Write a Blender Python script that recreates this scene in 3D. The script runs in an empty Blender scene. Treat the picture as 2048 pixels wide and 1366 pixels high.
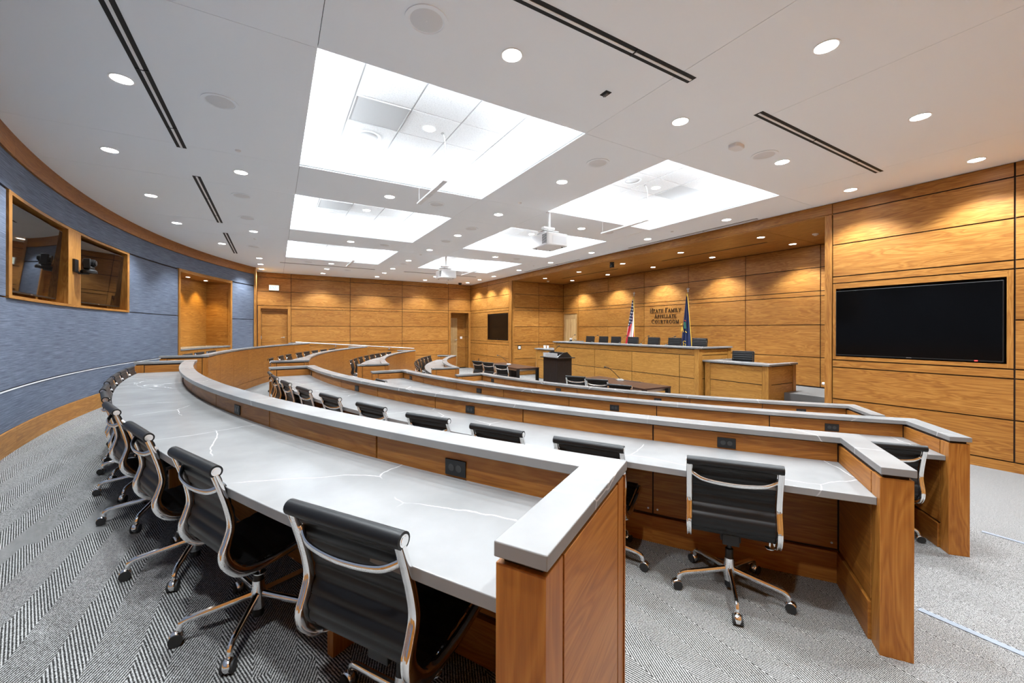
import bpy, bmesh, math, random
from mathutils import Vector, Matrix
random.seed(7)
S = bpy.context.scene
PI = math.pi
# ------------------------------------------------------------------ camera, world, exposure
CZ = 1.918                                   # lens height over the courtroom well
YAW = math.radians(30.289)
cam_d = bpy.data.cameras.new('camera')
cam_d.sensor_width = 36.0
cam_d.lens = 812.85 / 2048 * 36.0
cam_d.shift_y = -22.47 / 2048
cam_d.clip_start = 0.05
cam = bpy.data.objects.new('camera', cam_d)
S.collection.objects.link(cam)
cam.matrix_world = (Matrix.Translation((0, 0, CZ)) @ Matrix.Rotation(-YAW, 4, 'Z') @
                    Matrix.Rotation(PI / 2, 4, 'X') @ Matrix.Rotation(0.00234, 4, 'Z'))
S.camera = cam
w = bpy.data.worlds.new('world'); S.world = w; w.use_nodes = True
w.node_tree.nodes['Background'].inputs[0].default_value = (1, 1, 1, 1)
w.node_tree.nodes['Background'].inputs[1].default_value = 0.0
S.view_settings.view_transform = 'Standard'
S.view_settings.look = 'None'
S.view_settings.gamma = 1.0
S.view_settings.use_curve_mapping = False
S.view_settings.exposure = 1.97
S.cycles.max_bounces = 10
S.cycles.diffuse_bounces = 8
S.cycles.glossy_bounces = 4
S.cycles.sample_clamp_indirect = 6.0
S.cycles.caustics_reflective = False
S.cycles.caustics_refractive = False
LAMP_W, SOFFIT_W, TRAY_W, COVE_W, NICHE_W = 86.0, 90.0, 10.0, 3.0, 30.0

# ------------------------------------------------------------------ helpers
class MB:
    """collects faces with metric UVs and links them as one mesh object"""
    def __init__(s, T=None):
        s.v = []; s.f = []; s.uv = []; s.mi = []; s.sm = []; s.T = T
    def pt(s, p):
        s.v.append(tuple(s.T(*p)) if s.T else tuple(p)); return len(s.v) - 1
    def face(s, ids, uvs, mat=0, sm=False):
        s.f.append(tuple(ids)); s.uv.append(tuple(uvs)); s.mi.append(mat); s.sm.append(sm)
    def box(s, u0, u1, d0, d1, z0, z1, g='u', n=1, mat=0):
        rings = []
        for k in range(n + 1):
            u = u0 + (u1 - u0) * k / n
            rings.append((u, [s.pt((u, d0, z0)), s.pt((u, d1, z0)), s.pt((u, d1, z1)), s.pt((u, d0, z1))]))
        q = [(d0, z0), (d1, z0), (d1, z1), (d0, z1)]
        for k in range(n):
            ua, A = rings[k]; ub, B = rings[k + 1]
            for i in range(4):
                j = (i + 1) % 4
                c = lambda m: q[m][0] if i in (0, 2) else q[m][1]
                uv = [(ua, c(i)), (ub, c(i)), (ub, c(j)), (ua, c(j))]
                if (g == 'z' and i in (1, 3)) or (g == 'd' and i in (0, 2)): uv = [(b, a) for a, b in uv]
                s.face((A[i], B[i], B[j], A[j]), uv, mat)
        uv = [(b, a) for a, b in q] if g == 'z' else q
        s.face(rings[0][1][::-1], uv[::-1], mat); s.face(rings[-1][1], uv, mat)
    def prism(s, pts, z0, z1, mat=0, cap=True, side=None):
        lo = [s.pt((x, y, z0)) for x, y in pts]; hi = [s.pt((x, y, z1)) for x, y in pts]
        if cap:
            s.face(hi, pts, mat); s.face(lo[::-1], pts[::-1], mat)
        L = 0
        for i in range(len(pts)):
            j = (i + 1) % len(pts); d = math.dist(pts[i], pts[j])
            s.face((lo[i], lo[j], hi[j], hi[i]), [(L, z0), (L + d, z0), (L + d, z1), (L, z1)], mat if side is None else side); L += d
    def tube(s, path, r, n=10, mat=0, cap=True, sm=True, sq=1.0):
        P = [Vector(p) for p in path]; R = r if isinstance(r, (list, tuple)) else [r] * len(P)
        t0 = (P[1] - P[0]).normalized()
        a = t0.orthogonal().normalized()
        if abs(t0.z) < .9: a = (Vector((0, 0, 1)) - t0 * t0.z).normalized()
        rings = []; L = 0
        for k in range(len(P)):
            t = ((P[min(k + 1, len(P) - 1)] - P[max(k - 1, 0)])).normalized()
            a = (a - t * a.dot(t)).normalized(); b = t.cross(a)
            if k: L += (P[k] - P[k - 1]).length
            rings.append((L, [s.pt(P[k] + a * (R[k] * math.cos(2 * PI * i / n)) + b * (R[k] * sq * math.sin(2 * PI * i / n))) for i in range(n)]))
        for k in range(len(P) - 1):
            la, A = rings[k]; lb, B = rings[k + 1]
            for i in range(n):
                j = (i + 1) % n
                s.face((A[i], A[j], B[j], B[i]), [(la, i / n), (la, (i + 1) / n), (lb, (i + 1) / n), (lb, i / n)], mat, sm)
        if cap:
            c = [(math.cos(2 * PI * i / n) * .01, math.sin(2 * PI * i / n) * .01) for i in range(n)]
            s.face(rings[0][1][::-1], c[::-1], mat); s.face(rings[-1][1], c, mat)
    def lathe(s, prof, n=24, o=(0, 0, 0), M=None, mat=0, sm=True):
        rings = []
        for r, z in prof:
            ring = []
            for i in range(n):
                p = Vector((r * math.cos(2 * PI * i / n), r * math.sin(2 * PI * i / n), z))
                if M: p = M @ p
                ring.append(s.pt(p + Vector(o)))
            rings.append(ring)
        for k in range(len(rings) - 1):
            for i in range(n):
                j = (i + 1) % n
                s.face((rings[k][i], rings[k][j], rings[k + 1][j], rings[k + 1][i]),
                       [(i / n, k), ((i + 1) / n, k), ((i + 1) / n, k + 1), (i / n, k + 1)], mat, sm)
        c = [(math.cos(2 * PI * i / n), math.sin(2 * PI * i / n)) for i in range(n)]
        if prof[0][0] > 1e-5: s.face(rings[0][::-1], c[::-1], mat)
        if prof[-1][0] > 1e-5: s.face(rings[-1], c, mat)
    def sweep(s, path, sec, y=0, mat=0, sm=True):
        """planar path in XZ, closed section of (normal offset, y offset)"""
        rings = []; L = 0
        for k, (x, z) in enumerate(path):
            x0, z0 = path[max(k - 1, 0)]; x1, z1 = path[min(k + 1, len(path) - 1)]
            l = math.hypot(x1 - x0, z1 - z0); nx, nz = -(z1 - z0) / l, (x1 - x0) / l
            if k: L += math.dist(path[k], path[k - 1])
            sc = sec(k) if callable(sec) else sec
            rings.append((L, [s.pt((x + nx * a, y + b, z + nz * a)) for a, b in sc], sc))
        m = len(rings[0][1])
        for k in range(len(path) - 1):
            for i in range(m):
                j = (i + 1) % m
                s.face((rings[k][1][i], rings[k][1][j], rings[k + 1][1][j], rings[k + 1][1][i]),
                       [(rings[k][0], rings[k][2][i][1]), (rings[k][0], rings[k][2][j][1]), (rings[k + 1][0], rings[k + 1][2][j][1]), (rings[k + 1][0], rings[k + 1][2][i][1])], mat, sm)
        s.face(rings[0][1][::-1], [(a, b) for a, b in rings[0][2]][::-1], mat)
        s.face(rings[-1][1], [(a, b) for a, b in rings[-1][2]], mat)
    def build(s, name, mats, parent=None, bevel=0, seg=2, sharp=35):
        me = bpy.data.meshes.new(name)
        me.from_pydata(s.v, [], s.f)
        uvl = me.uv_layers.new(name='UVMap')
        flat = []
        for uv in s.uv:
            for a, b in uv: flat += (a, b)
        uvl.data.foreach_set('uv', flat)
        me.polygons.foreach_set('material_index', s.mi)
        me.polygons.foreach_set('use_smooth', [True if x else False for x in s.sm])
        for m in (mats if isinstance(mats, (list, tuple)) else [mats]): me.materials.append(m)
        bm = bmesh.new(); bm.from_mesh(me)
        bmesh.ops.recalc_face_normals(bm, faces=bm.faces)
        bm.to_mesh(me); bm.free()
        if any(s.sm): me.set_sharp_from_angle(angle=math.radians(sharp))
        o = bpy.data.objects.new(name, me); S.collection.objects.link(o)
        if parent: o.parent = parent
        if bevel:
            b = o.modifiers.new('edge', 'BEVEL'); b.width = bevel; b.segments = seg; b.limit_method = 'ANGLE'; b.angle_limit = math.radians(40)
        return o

def tag(o, label=None, cat=None, group=None, kind=None):
    if label: o['label'] = label
    if cat: o['category'] = cat
    if group: o['group'] = group
    if kind: o['kind'] = kind
    return o
def thing(name, label, cat, loc=(0, 0, 0), rz=0, group=None):
    o = bpy.data.objects.new(name, None); S.collection.objects.link(o)
    o.location = loc; o.rotation_euler = (0, 0, rz); o.empty_display_size = .1
    return tag(o, label, cat, group)
def struct(o):
    o['kind'] = 'structure'; return o
KIDS = {}
def children(o):
    return [c for c in S.collection.objects if c.parent == o]
def snapshot(o):
    """tree of a thing, its parts and sub-parts"""
    return (o, [snapshot(c) for c in children(o)])
def dup(tree, loc=None, rz=None, label=None, group=None, parent=None):
    o, kids = tree
    c = o.copy(); S.collection.objects.link(c)
    if parent: c.parent = parent
    if loc is not None: c.location = loc
    if rz is not None: c.rotation_euler = (0, 0, rz)
    if label: c['label'] = label
    if group: c['group'] = group
    for k in kids: dup(k, parent=c)
    return c
def spline(pts, n=6):
    out = []
    P = [pts[0]] + list(pts) + [pts[-1]]
    for i in range(1, len(P) - 2):
        p0, p1, p2, p3 = P[i - 1], P[i], P[i + 1], P[i + 2]
        for k in range(n):
            t = k / n
            out.append(tuple(.5 * ((2 * b) + (-a + c) * t + (2 * a - 5 * b + 4 * c - d) * t * t + (-a + 3 * b - 3 * c + d) * t ** 3) for a, b, c, d in zip(p0, p1, p2, p3)))
    out.append(tuple(pts[-1])); return out

# ------------------------------------------------------------------ materials
def mat_new(name):
    m = bpy.data.materials.new(name); m.use_nodes = True
    nt = m.node_tree; b = nt.nodes['Principled BSDF']
    return m, nt, b
def plain(name, col, rough=.5, metal=0, emit=0, coat=0, spec=None):
    m, nt, b = mat_new(name)
    b.inputs['Base Color'].default_value = (*col, 1); b.inputs['Roughness'].default_value = rough; b.inputs['Metallic'].default_value = metal
    if coat: b.inputs['Coat Weight'].default_value = coat
    if spec is not None: b.inputs['Specular IOR Level'].default_value = spec
    if emit:
        b.inputs['Emission Color'].default_value = (*col, 1); b.inputs['Emission Strength'].default_value = emit
    return m
def N(nt, typ, **kw):
    n = nt.nodes.new(typ)
    for k, v in kw.items(): setattr(n, k, v)
    return n
def math_n(nt, op, a, b=None, c=None):
    n = N(nt, 'ShaderNodeMath', operation=op)
    for i, x in enumerate((a, b, c)):
        if x is None: continue
        if isinstance(x, (int, float)): n.inputs[i].default_value = x
        else: nt.links.new(x, n.inputs[i])
    return n.outputs[0]
def ramp(nt, fac, stops, interp='LINEAR'):
    r = N(nt, 'ShaderNodeValToRGB'); e = r.color_ramp.elements; r.color_ramp.interpolation = interp
    while len(e) < len(stops): e.new(.5)
    for i, (p, c) in enumerate(stops):
        e[i].position = p; e[i].color = (*c, 1)
    nt.links.new(fac, r.inputs[0]); return r.outputs[0]

def wood(name, dark, mid, light, rough=.36, figure=1.0, su=1.0, vary=.11):
    m, nt, b = mat_new(name); L = nt.links.new
    uv = N(nt, 'ShaderNodeUVMap'); geo = N(nt, 'ShaderNodeNewGeometry')
    rnd = geo.outputs['Random Per Island']
    off = N(nt, 'ShaderNodeCombineXYZ')
    L(math_n(nt, 'MULTIPLY', rnd, 37.0), off.inputs[0]); L(math_n(nt, 'MULTIPLY', rnd, 91.0), off.inputs[1]); L(math_n(nt, 'MULTIPLY', rnd, 13.0), off.inputs[2])
    add = N(nt, 'ShaderNodeVectorMath', operation='ADD'); L(uv.outputs[0], add.inputs[0]); L(off.outputs[0], add.inputs[1])
    mp = N(nt, 'ShaderNodeMapping'); mp.inputs['Scale'].default_value = (.55 * su, 5.0, 1); L(add.outputs[0], mp.inputs[0])
    n1 = N(nt, 'ShaderNodeTexNoise'); n1.inputs['Scale'].default_value = 1.6; n1.inputs['Detail'].default_value = 3; n1.inputs['Distortion'].default_value = .9; L(mp.outputs[0], n1.inputs[0])
    # growth rings: contour lines of the slow noise
    rings = math_n(nt, 'FRACT', math_n(nt, 'MULTIPLY', n1.outputs[0], 9.0 * figure))
    rings = math_n(nt, 'ABSOLUTE', math_n(nt, 'SUBTRACT', rings, .5))
    mp2 = N(nt, 'ShaderNodeMapping'); mp2.inputs['Scale'].default_value = (2.2 * su, 95.0, 1); L(add.outputs[0], mp2.inputs[0])
    n2 = N(nt, 'ShaderNodeTexNoise'); n2.inputs['Scale'].default_value = 1.0; n2.inputs['Detail'].default_value = 5; n2.inputs['Roughness'].default_value = .65; L(mp2.outputs[0], n2.inputs[0])
    mix = math_n(nt, 'ADD', math_n(nt, 'MULTIPLY', rings, .55), math_n(nt, 'MULTIPLY', n2.outputs[0], .75))
    mix = math_n(nt, 'ADD', mix, math_n(nt, 'MULTIPLY', n1.outputs[0], .35))
    mix = math_n(nt, 'ADD', mix, math_n(nt, 'MULTIPLY', math_n(nt, 'SUBTRACT', rnd, .5), vary))
    col = ramp(nt, mix, [(.34, dark), (.66, mid), (.98, light)])
    L(col, b.inputs['Base Color']); b.inputs['Roughness'].default_value = rough + .08; b.inputs['Specular IOR Level'].default_value = .32
    bp = N(nt, 'ShaderNodeBump'); bp.inputs['Strength'].default_value = .04; bp.inputs['Distance'].default_value = .002
    L(n2.outputs[0], bp.inputs['Height']); L(bp.outputs[0], b.inputs['Normal'])
    return m
CHERRY = wood('cherry_veneer', (.185, .066, .011), (.32, .132, .024), (.47, .225, .054))
CHERRY_DESK = wood('cherry_desk', (.19, .061, .010), (.30, .110, .018), (.40, .17, .033))
CHERRY_BENCH = wood('cherry_bench', (.20, .082, .014), (.335, .154, .029), (.47, .24, .056), figure=1.5)
CHERRY_DOOR = wood('cherry_door', (.30, .17, .065), (.42, .26, .11), (.52, .35, .17))
ESPRESSO = wood('espresso_veneer', (.008, .005, .004), (.014, .008, .006), (.022, .013, .010), rough=.4)
WALNUT = wood('walnut_table', (.028, .013, .009), (.045, .021, .015), (.065, .033, .023), rough=.2)
GAP = plain('dark_reveal', (.022, .010, .005), .8)

def stone():
    m, nt, b = mat_new('veined_quartz'); L = nt.links.new
    tc = N(nt, 'ShaderNodeTexCoord')
    nz = N(nt, 'ShaderNodeTexNoise'); nz.inputs['Scale'].default_value = 3.0; nz.inputs['Detail'].default_value = 7; L(tc.outputs['Object'], nz.inputs[0])
    wv = N(nt, 'ShaderNodeTexNoise'); wv.inputs['Scale'].default_value = 1.3; wv.inputs['Detail'].default_value = 6; L(tc.outputs['Object'], wv.inputs[0])
    av = N(nt, 'ShaderNodeVectorMath', operation='MULTIPLY_ADD'); L(wv.outputs['Color'], av.inputs[0]); av.inputs[1].default_value = (.3, .3, .3); L(tc.outputs['Object'], av.inputs[2])
    vo = N(nt, 'ShaderNodeTexVoronoi', feature='DISTANCE_TO_EDGE'); vo.inputs['Scale'].default_value = .95; L(av.outputs[0], vo.inputs[0])
    brk = N(nt, 'ShaderNodeTexNoise'); brk.inputs['Scale'].default_value = 1.9; L(tc.outputs['Object'], brk.inputs[0])
    vein = ramp(nt, vo.outputs['Distance'], [(0, (1, 1, 1)), (.0012, (.45, .45, .45)), (.003, (0, 0, 0))])
    vein = math_n(nt, 'MULTIPLY', vein, ramp(nt, brk.outputs[0], [(.44, (0, 0, 0)), (.56, (1, 1, 1))]))
    base = ramp(nt, nz.outputs[0], [(.3, (.178, .176, .174)), (.7, (.230, .227, .224))])
    mx = N(nt, 'ShaderNodeMixRGB'); L(math_n(nt, 'MULTIPLY', vein, .85), mx.inputs[0]); L(base, mx.inputs[1]); mx.inputs[2].default_value = (.62, .61, .60, 1)
    L(mx.outputs[0], b.inputs['Base Color']); b.inputs['Roughness'].default_value = .27; b.inputs['Specular IOR Level'].default_value = .22
    return m
STONE = stone()

def carpet():
    m, nt, b = mat_new('herringbone_carpet'); L = nt.links.new
    tc = N(nt, 'ShaderNodeTexCoord'); sp = N(nt, 'ShaderNodeSeparateXYZ'); L(tc.outputs['Object'], sp.inputs[0])
    x, y = sp.outputs[0], sp.outputs[1]
    tile = math_n(nt, 'FLOOR', math_n(nt, 'DIVIDE', y, 1.0))
    wn = N(nt, 'ShaderNodeTexWhiteNoise', noise_dimensions='1D'); L(tile, wn.inputs['W'])
    xs = math_n(nt, 'ADD', x, math_n(nt, 'MULTIPLY', wn.outputs[0], .09))
    ph = math_n(nt, 'FRACT', math_n(nt, 'DIVIDE', xs, .31))
    sg = math_n(nt, 'SUBTRACT', math_n(nt, 'MULTIPLY', math_n(nt, 'GREATER_THAN', ph, .56), 2.0), 1.0)
    a = math.radians(20)
    nz = N(nt, 'ShaderNodeTexNoise'); nz.inputs['Scale'].default_value = 260; nz.inputs['Detail'].default_value = 2; L(tc.outputs['Object'], nz.inputs[0])
    s_ = math_n(nt, 'ADD', math_n(nt, 'MULTIPLY', x, math.cos(a)), math_n(nt, 'MULTIPLY', math_n(nt, 'MULTIPLY', y, sg), math.sin(a)))
    s_ = math_n(nt, 'ADD', math_n(nt, 'MULTIPLY', s_, 2 * PI / .0115), math_n(nt, 'MULTIPLY', nz.outputs[0], 2.2))
    st = math_n(nt, 'SINE', s_)
    dots = math_n(nt, 'MULTIPLY', math_n(nt, 'SUBTRACT', nz.outputs[0], .5), 2.6)
    fac = math_n(nt, 'ADD', math_n(nt, 'ADD', math_n(nt, 'MULTIPLY', st, .5), .5), dots)
    col = ramp(nt, fac, [(.12, (.020, .019, .018)), (.55, (.135, .132, .128)), (.9, (.46, .452, .44))])
    L(col, b.inputs['Base Color']); b.inputs['Roughness'].default_value = .95; b.inputs['Specular IOR Level'].default_value = .1
    bp = N(nt, 'ShaderNodeBump'); bp.inputs['Strength'].default_value = .35; bp.inputs['Distance'].default_value = .004
    L(fac, bp.inputs['Height']); L(bp.outputs[0], b.inputs['Normal'])
    return m
CARPET = carpet()
RISER = plain('carpet_riser', (.12, .12, .12), .95)

def grasscloth():
    m, nt, b = mat_new('blue_grasscloth'); L = nt.links.new
    uv = N(nt, 'ShaderNodeUVMap'); mp = N(nt, 'ShaderNodeMapping'); mp.inputs['Scale'].default_value = (2.2, 110, 1); L(uv.outputs[0], mp.inputs[0])
    n = N(nt, 'ShaderNodeTexNoise'); n.inputs['Scale'].default_value = 1; n.inputs['Detail'].default_value = 4; n.inputs['Roughness'].default_value = .7; L(mp.outputs[0], n.inputs[0])
    col = ramp(nt, n.outputs[0], [(.30, (.045, .060, .092)), (.5, (.108, .130, .18)), (.72, (.215, .245, .31))])
    L(col, b.inputs['Base Color']); b.inputs['Roughness'].default_value = .8; b.inputs['Specular IOR Level'].default_value = .25
    bp = N(nt, 'ShaderNodeBump'); bp.inputs['Strength'].default_value = .15; bp.inputs['Distance'].default_value = .003; L(n.outputs[0], bp.inputs['Height']); L(bp.outputs[0], b.inputs['Normal'])
    return m
GRASS = grasscloth()
def acoustic():
    m, nt, b = mat_new('acoustic_tile'); L = nt.links.new
    tc = N(nt, 'ShaderNodeTexCoord'); n = N(nt, 'ShaderNodeTexNoise'); n.inputs['Scale'].default_value = 90; n.inputs['Detail'].default_value = 3; L(tc.outputs['Object'], n.inputs[0])
    L(ramp(nt, n.outputs[0], [(.33, (.62, .62, .62)), (.45, (.84, .84, .84))]), b.inputs['Base Color']); b.inputs['Roughness'].default_value = .9
    return m
TILE = acoustic()
CEIL = plain('white_ceiling_paint', (.90, .94, .97), .85)
WHITE = plain('white_enamel', (.82, .82, .82), .45)
GREYW = plain('speaker_grille_grey', (.74, .75, .76), .7)
TBAR = plain('ceiling_grid_bar', (.55, .55, .55), .6)
BLACK = plain('black_plastic', (.006, .006, .0065), .45)
SOCKET = plain('socket_black', (.03, .03, .03), .3)
SLOT = plain('black_slot', (.006, .006, .006), .7)
RUBBER = plain('caster_rubber', (.012, .012, .012), .55)
LEATHER = plain('black_leather', (.006, .006, .0065), .42, spec=.35)
CHROME = plain('polished_aluminium', (.92, .915, .91), .11, 1)
STEEL = plain('brushed_steel', (.62, .62, .62), .32, 1)
NOSE = plain('stair_nosing_grey', (.20, .23, .27), .5)
BRONZE = plain('dark_bronze', (.055, .035, .022), .4, .6)
SCREEN = plain('black_glass_screen', (.002, .002, .0022), .12, spec=.18)
MIRROR = plain('glossy_dark_screen', (.004, .0035, .0035), .02)
LENS = plain('lit_lens', (1, .985, .96), .5, emit=9)
LED_RED = plain('red_standby_light', (.9, .02, .02), .5, emit=3)
EXITGREEN = plain('exit_green', (.08, .75, .32), .5, emit=.35)
EXITWHITE = plain('exit_white', (.80, .95, .84), .5, emit=.35)
GOLD = plain('gold_fringe', (.72, .46, .06), .45)
NAVY = plain('navy_cloth', (.012, .02, .075), .75)
DEVWHITE = plain('white_switch', (.86, .86, .86), .5)

# ------------------------------------------------------------------ room constants (heights: Z = CZ + h)
CX, CY = 14.566, 9.341                        # common centre of the curved rows and of the blue wall
XR, YF, YN, XB = 8.666, 19.037, -0.62, 11.35
F0, F1, F2, F3 = 0.0, .467, .292, .105
ROWZ = [2.30, 2.10, 1.54, .97, .85, .155, -.515, -.645, -1.21, -1.78, -1.918]
def H(h): return h + CZ
def pol(th, r):
    t = math.radians(th); return (CX + r * math.cos(t), CY + r * math.sin(t))
def segs(deg): return max(1, int(abs(deg) / .75 + .5))
G = .009
def panels(mb, rects):
    for u0, u1, z0, z1, g in rects: mb.box(u0 + G, u1 - G, -.02, 0, H(z0) + G, H(z1) - G, g)
def rows(u0, u1, top=0, bot=10):
    out = []
    for i in range(top, bot):
        g = 'u'
        if i == 9: out.append((u0 - G, u1 + G, ROWZ[10] - G, ROWZ[9], g))
        else: out.append((u0, u1, ROWZ[i + 1], ROWZ[i], g))
    return out

# ------------------------------------------------------------------ floor with its tiers and the raised bench platform
def arc_pts(r, a, b):
    n = segs(b - a); return [pol(a + (b - a) * k / n, r) for k in range(n + 1)]
mb = MB()
mb.prism([(-3.6, YN), (11.45, YN), (11.45, YF + .8), (-3.6, YF + .8)], -.05, 0)
def tier(xe, ya, r, a, top, base):
    pts = [(-3.6, YN), (xe, YN), (xe, ya)] + arc_pts(r, a, 360 - a) + [(xe, 2 * CY - ya), (xe, YF), (-3.6, YF)]
    mb.prism(pts, base, top, side=1)
tier(5.55, 1.03, 12.15, 220.4, F3, .002)
tier(3.27, .85, 13.95, 215.8, F2, .004)
tier(1.18, .70, 15.74, 211.3, F1, .006)
mb.prism([(9.84, 3.53), (XB, 3.53), (XB, 14.8), (9.84, 14.8)], .002, H(-1.376), side=1)
mb.prism([(10.36, 6.32), (XB, 6.32), (XB, 12.3), (10.36, 12.3)], .004, H(-1.10), side=1)
floor = struct(mb.build('floor', [CARPET, RISER])); floor['label'] = 'grey herringbone carpet floor stepping down in tiers'
k = 0
for xe, ya, top in ((5.55, 1.03, F3), (3.27, .85, F2)):
    for side in (0, 1):
        mb = MB(); y0, y1 = (YN, ya) if side == 0 else (2 * CY - ya, YF)
        mb.box(xe - .035, xe + .006, y0, y1, top - .02, top + .004)
        k += 1; struct(mb.build('trim_%d' % k, NOSE))

# ------------------------------------------------------------------ walls
def T_right(u, d, z): return (XR - d, u, z)
def T_far(u, d, z): return (u, YF - d, z)
def T_back(u, d, z): return (XB - d, u, z)
def T_alc(u, d, z): return (u, 14.8 - d, z)
def T_near(u, d, z): return (u, YN + d, z)
def T_alcn(u, d, z): return (u, 3.53 + d, z)
# wall_right: television bay, header beam, posts and the far bay
def tv_bay(a, b, ia, ib, rev):
    r = rows(a, b, 0, 4) + [(a, b, ROWZ[7], ROWZ[6], 'u')] + rows(a, b, 7, 10)
    return r
mb = MB(T_right)
R = rows(YN, 1.322) + tv_bay(1.322, 3.409, 0, 0, 0) + tv_bay(15.10, 17.165, 0, 0, 0) + rows(17.165, YF)
R += [(3.409, 15.10, 2.10, 2.30, 'u')]
panels(mb, R)
for y0, y1 in ((YN, 3.409), (15.10, YF)):
    for a, b in ((y0, y1),):
        hole = (1.39, 3.355) if y0 < 5 else (15.155, 17.11)
        for c, d in ((a, hole[0]), (hole[1], b)): mb.box(c, d, -.06, -.021, 0, H(2.30), 'u', mat=1)
        mb.box(hole[0], hole[1], -.06, -.021, 0, H(-.45), mat=1); mb.box(hole[0], hole[1], -.06, -.021, H(.752), H(2.30), mat=1)
        mb.box(hole[0] - .02, hole[1] + .02, -.20, -.18, H(-.47), H(.77), mat=1)
mb.box(3.409, 15.10, -.12, -.021, H(2.09), H(2.30), mat=0)
for a, b in ((3.409, 3.526), (14.80, 15.10)):                # posts
    mb.box(a + G, b, -.12, 0, 0, H(2.10) - G, 'z')
for ho in ((1.322, 3.409, 1.39, 3.355), (15.10, 17.165, 15.155, 17.11)):   # television frames
    o0, o1, i0, i1 = ho
    mb.box(o0 + G, i0, -.18, .004, H(-.515) + G, H(.85) - G, 'z'); mb.box(i1, o1 - G, -.18, .004, H(-.515) + G, H(.85) - G, 'z')
    mb.box(i0, i1, -.18, .004, H(.752), H(.85) - G); mb.box(i0, i1, -.18, .004, H(-.515) + G, H(-.45))
struct(mb.build('wall_right', [CHERRY, GAP]))
# wall_far with two door openings
def far_cols():
    out = []
    for a, b in ((.581, 2.867), (2.867, 5.162), (5.162, 7.448)): out += rows(a, b)
    for a, b in ((-.60, .581), (7.448, XR)): out += rows(a, b, 0, 3)
    return out
mb = MB(T_far); panels(mb, far_cols())
for a, b in ((-.60, -.479), (.468, 7.581), (8.545, XR)): mb.box(a, b, -.06, -.021, 0, H(2.3), mat=1)
mb.box(-.48, .47, -.06, -.021, H(.85), H(2.3), mat=1); mb.box(7.58, 8.55, -.06, -.021, H(.865), H(2.3), mat=1)
for o0, o1, i0, i1, t in ((-.575, .575, -.479, .468, .85), (7.455, 8.66, 7.581, 8.545, .865)):   # door casings
    mb.box(o0, i0, -.06, .012, 0, H(.96), 'z'); mb.box(i1, o1, -.06, .012, 0, H(.96), 'z'); mb.box(i0, i1, -.06, .012, H(t), H(.96))
struct(mb.build('wall_far', [CHERRY, GAP]))
# exit passage door (recessed, veneered like the wall)
mb = MB(T_far)
for z0, z1 in ((-1.45, -.64), (-.64, -.505), (-.505, .155), (.155, .75)): mb.box(-.445, .45, -.17, -.13, H(z0) + .004, H(z1) - .004)
mb.box(-.455, .46, -.20, -.171, F1, H(.77), mat=1); mb.box(-.479, -.455, -.22, -.06, F1, H(.85), 'z'); mb.box(.455, .468, -.22, -.06, F1, H(.85), 'z'); mb.box(-.48, .47, -.22, -.06, H(.755), H(.85))
d1 = struct(mb.build('door_1', [CHERRY, GAP]))
def lever(T, u, z, dirn, parent, d0=-.13):
    m2 = MB(T); m2.lathe([(.001, 0), (.028, 0), (.028, .012), (.012, .014), (.012, .05), (.001, .05)], 16, (0, 0, 0), None)
    m2.v = []; m2.f = []; m2.uv = []; m2.mi = []; m2.sm = []
    m2.tube([(u, d0, z), (u, d0 + .012, z)], .028, 14); m2.tube([(u, d0 + .012, z), (u, d0 + .05, z)], .011, 10)
    m2.tube([(u, d0 + .05, z), (u + dirn * .11, d0 + .055, z - .004)], [.012, .009], 10)
    return m2.build('door_handle', STEEL, parent)
lever(T_far, .335, H(-.312), -1, d1)
m2 = MB(T_far); m2.box(-.472, -.45, -.10, -.055, H(-.37), H(-.25)); m2.build('latch_plate', STEEL, d1)
# side passage behind the far wall with an open six-panel door
mb = MB()
mb.box(7.2, 8.575, YF + .02, 19.62, -.02, 0, mat=2)
mb.box(7.3, 8.60, 19.55, 19.6, 0, H(1.0)); mb.box(8.575, 8.62, YF + .06, 19.6, 0, H(1.0), 'd'); mb.box(7.2, 8.62, YF + .06, 19.62, H(.95), H(1.0)); mb.box(7.18, 7.22, YF + .06, 19.6, 0, H(1.0))
for z in (.16, -.35, -.9): mb.box(8.15, 8.56, 19.543, 19.55, H(z) - .006, H(z) + .006, mat=1); mb.box(8.568, 8.575, YF + .08, 19.54, H(z) - .006, H(z) + .006, mat=1)
struct(mb.build('wall_passage', [CHERRY, GAP, CARPET]))
mb = MB(); mb.box(7.70, 8.12, 19.50, 19.545, 0, H(.62), 'z')
for x0 in (7.755, 7.94):
    for z0, z1 in ((.12, .55), (.65, 1.15), (1.28, 2.45)): mb.box(x0, x0 + .13, 19.492, 19.5, z0, z1, 'z', mat=1)
d2 = struct(mb.build('door_2', [CHERRY_DOOR, wood('door_panel', (.25, .14, .05), (.36, .22, .09), (.45, .30, .14))]))
lever(lambda u, d, z: (u, 19.50 - d, z), 8.08, H(-.50), -1, d2, 0)
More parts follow.
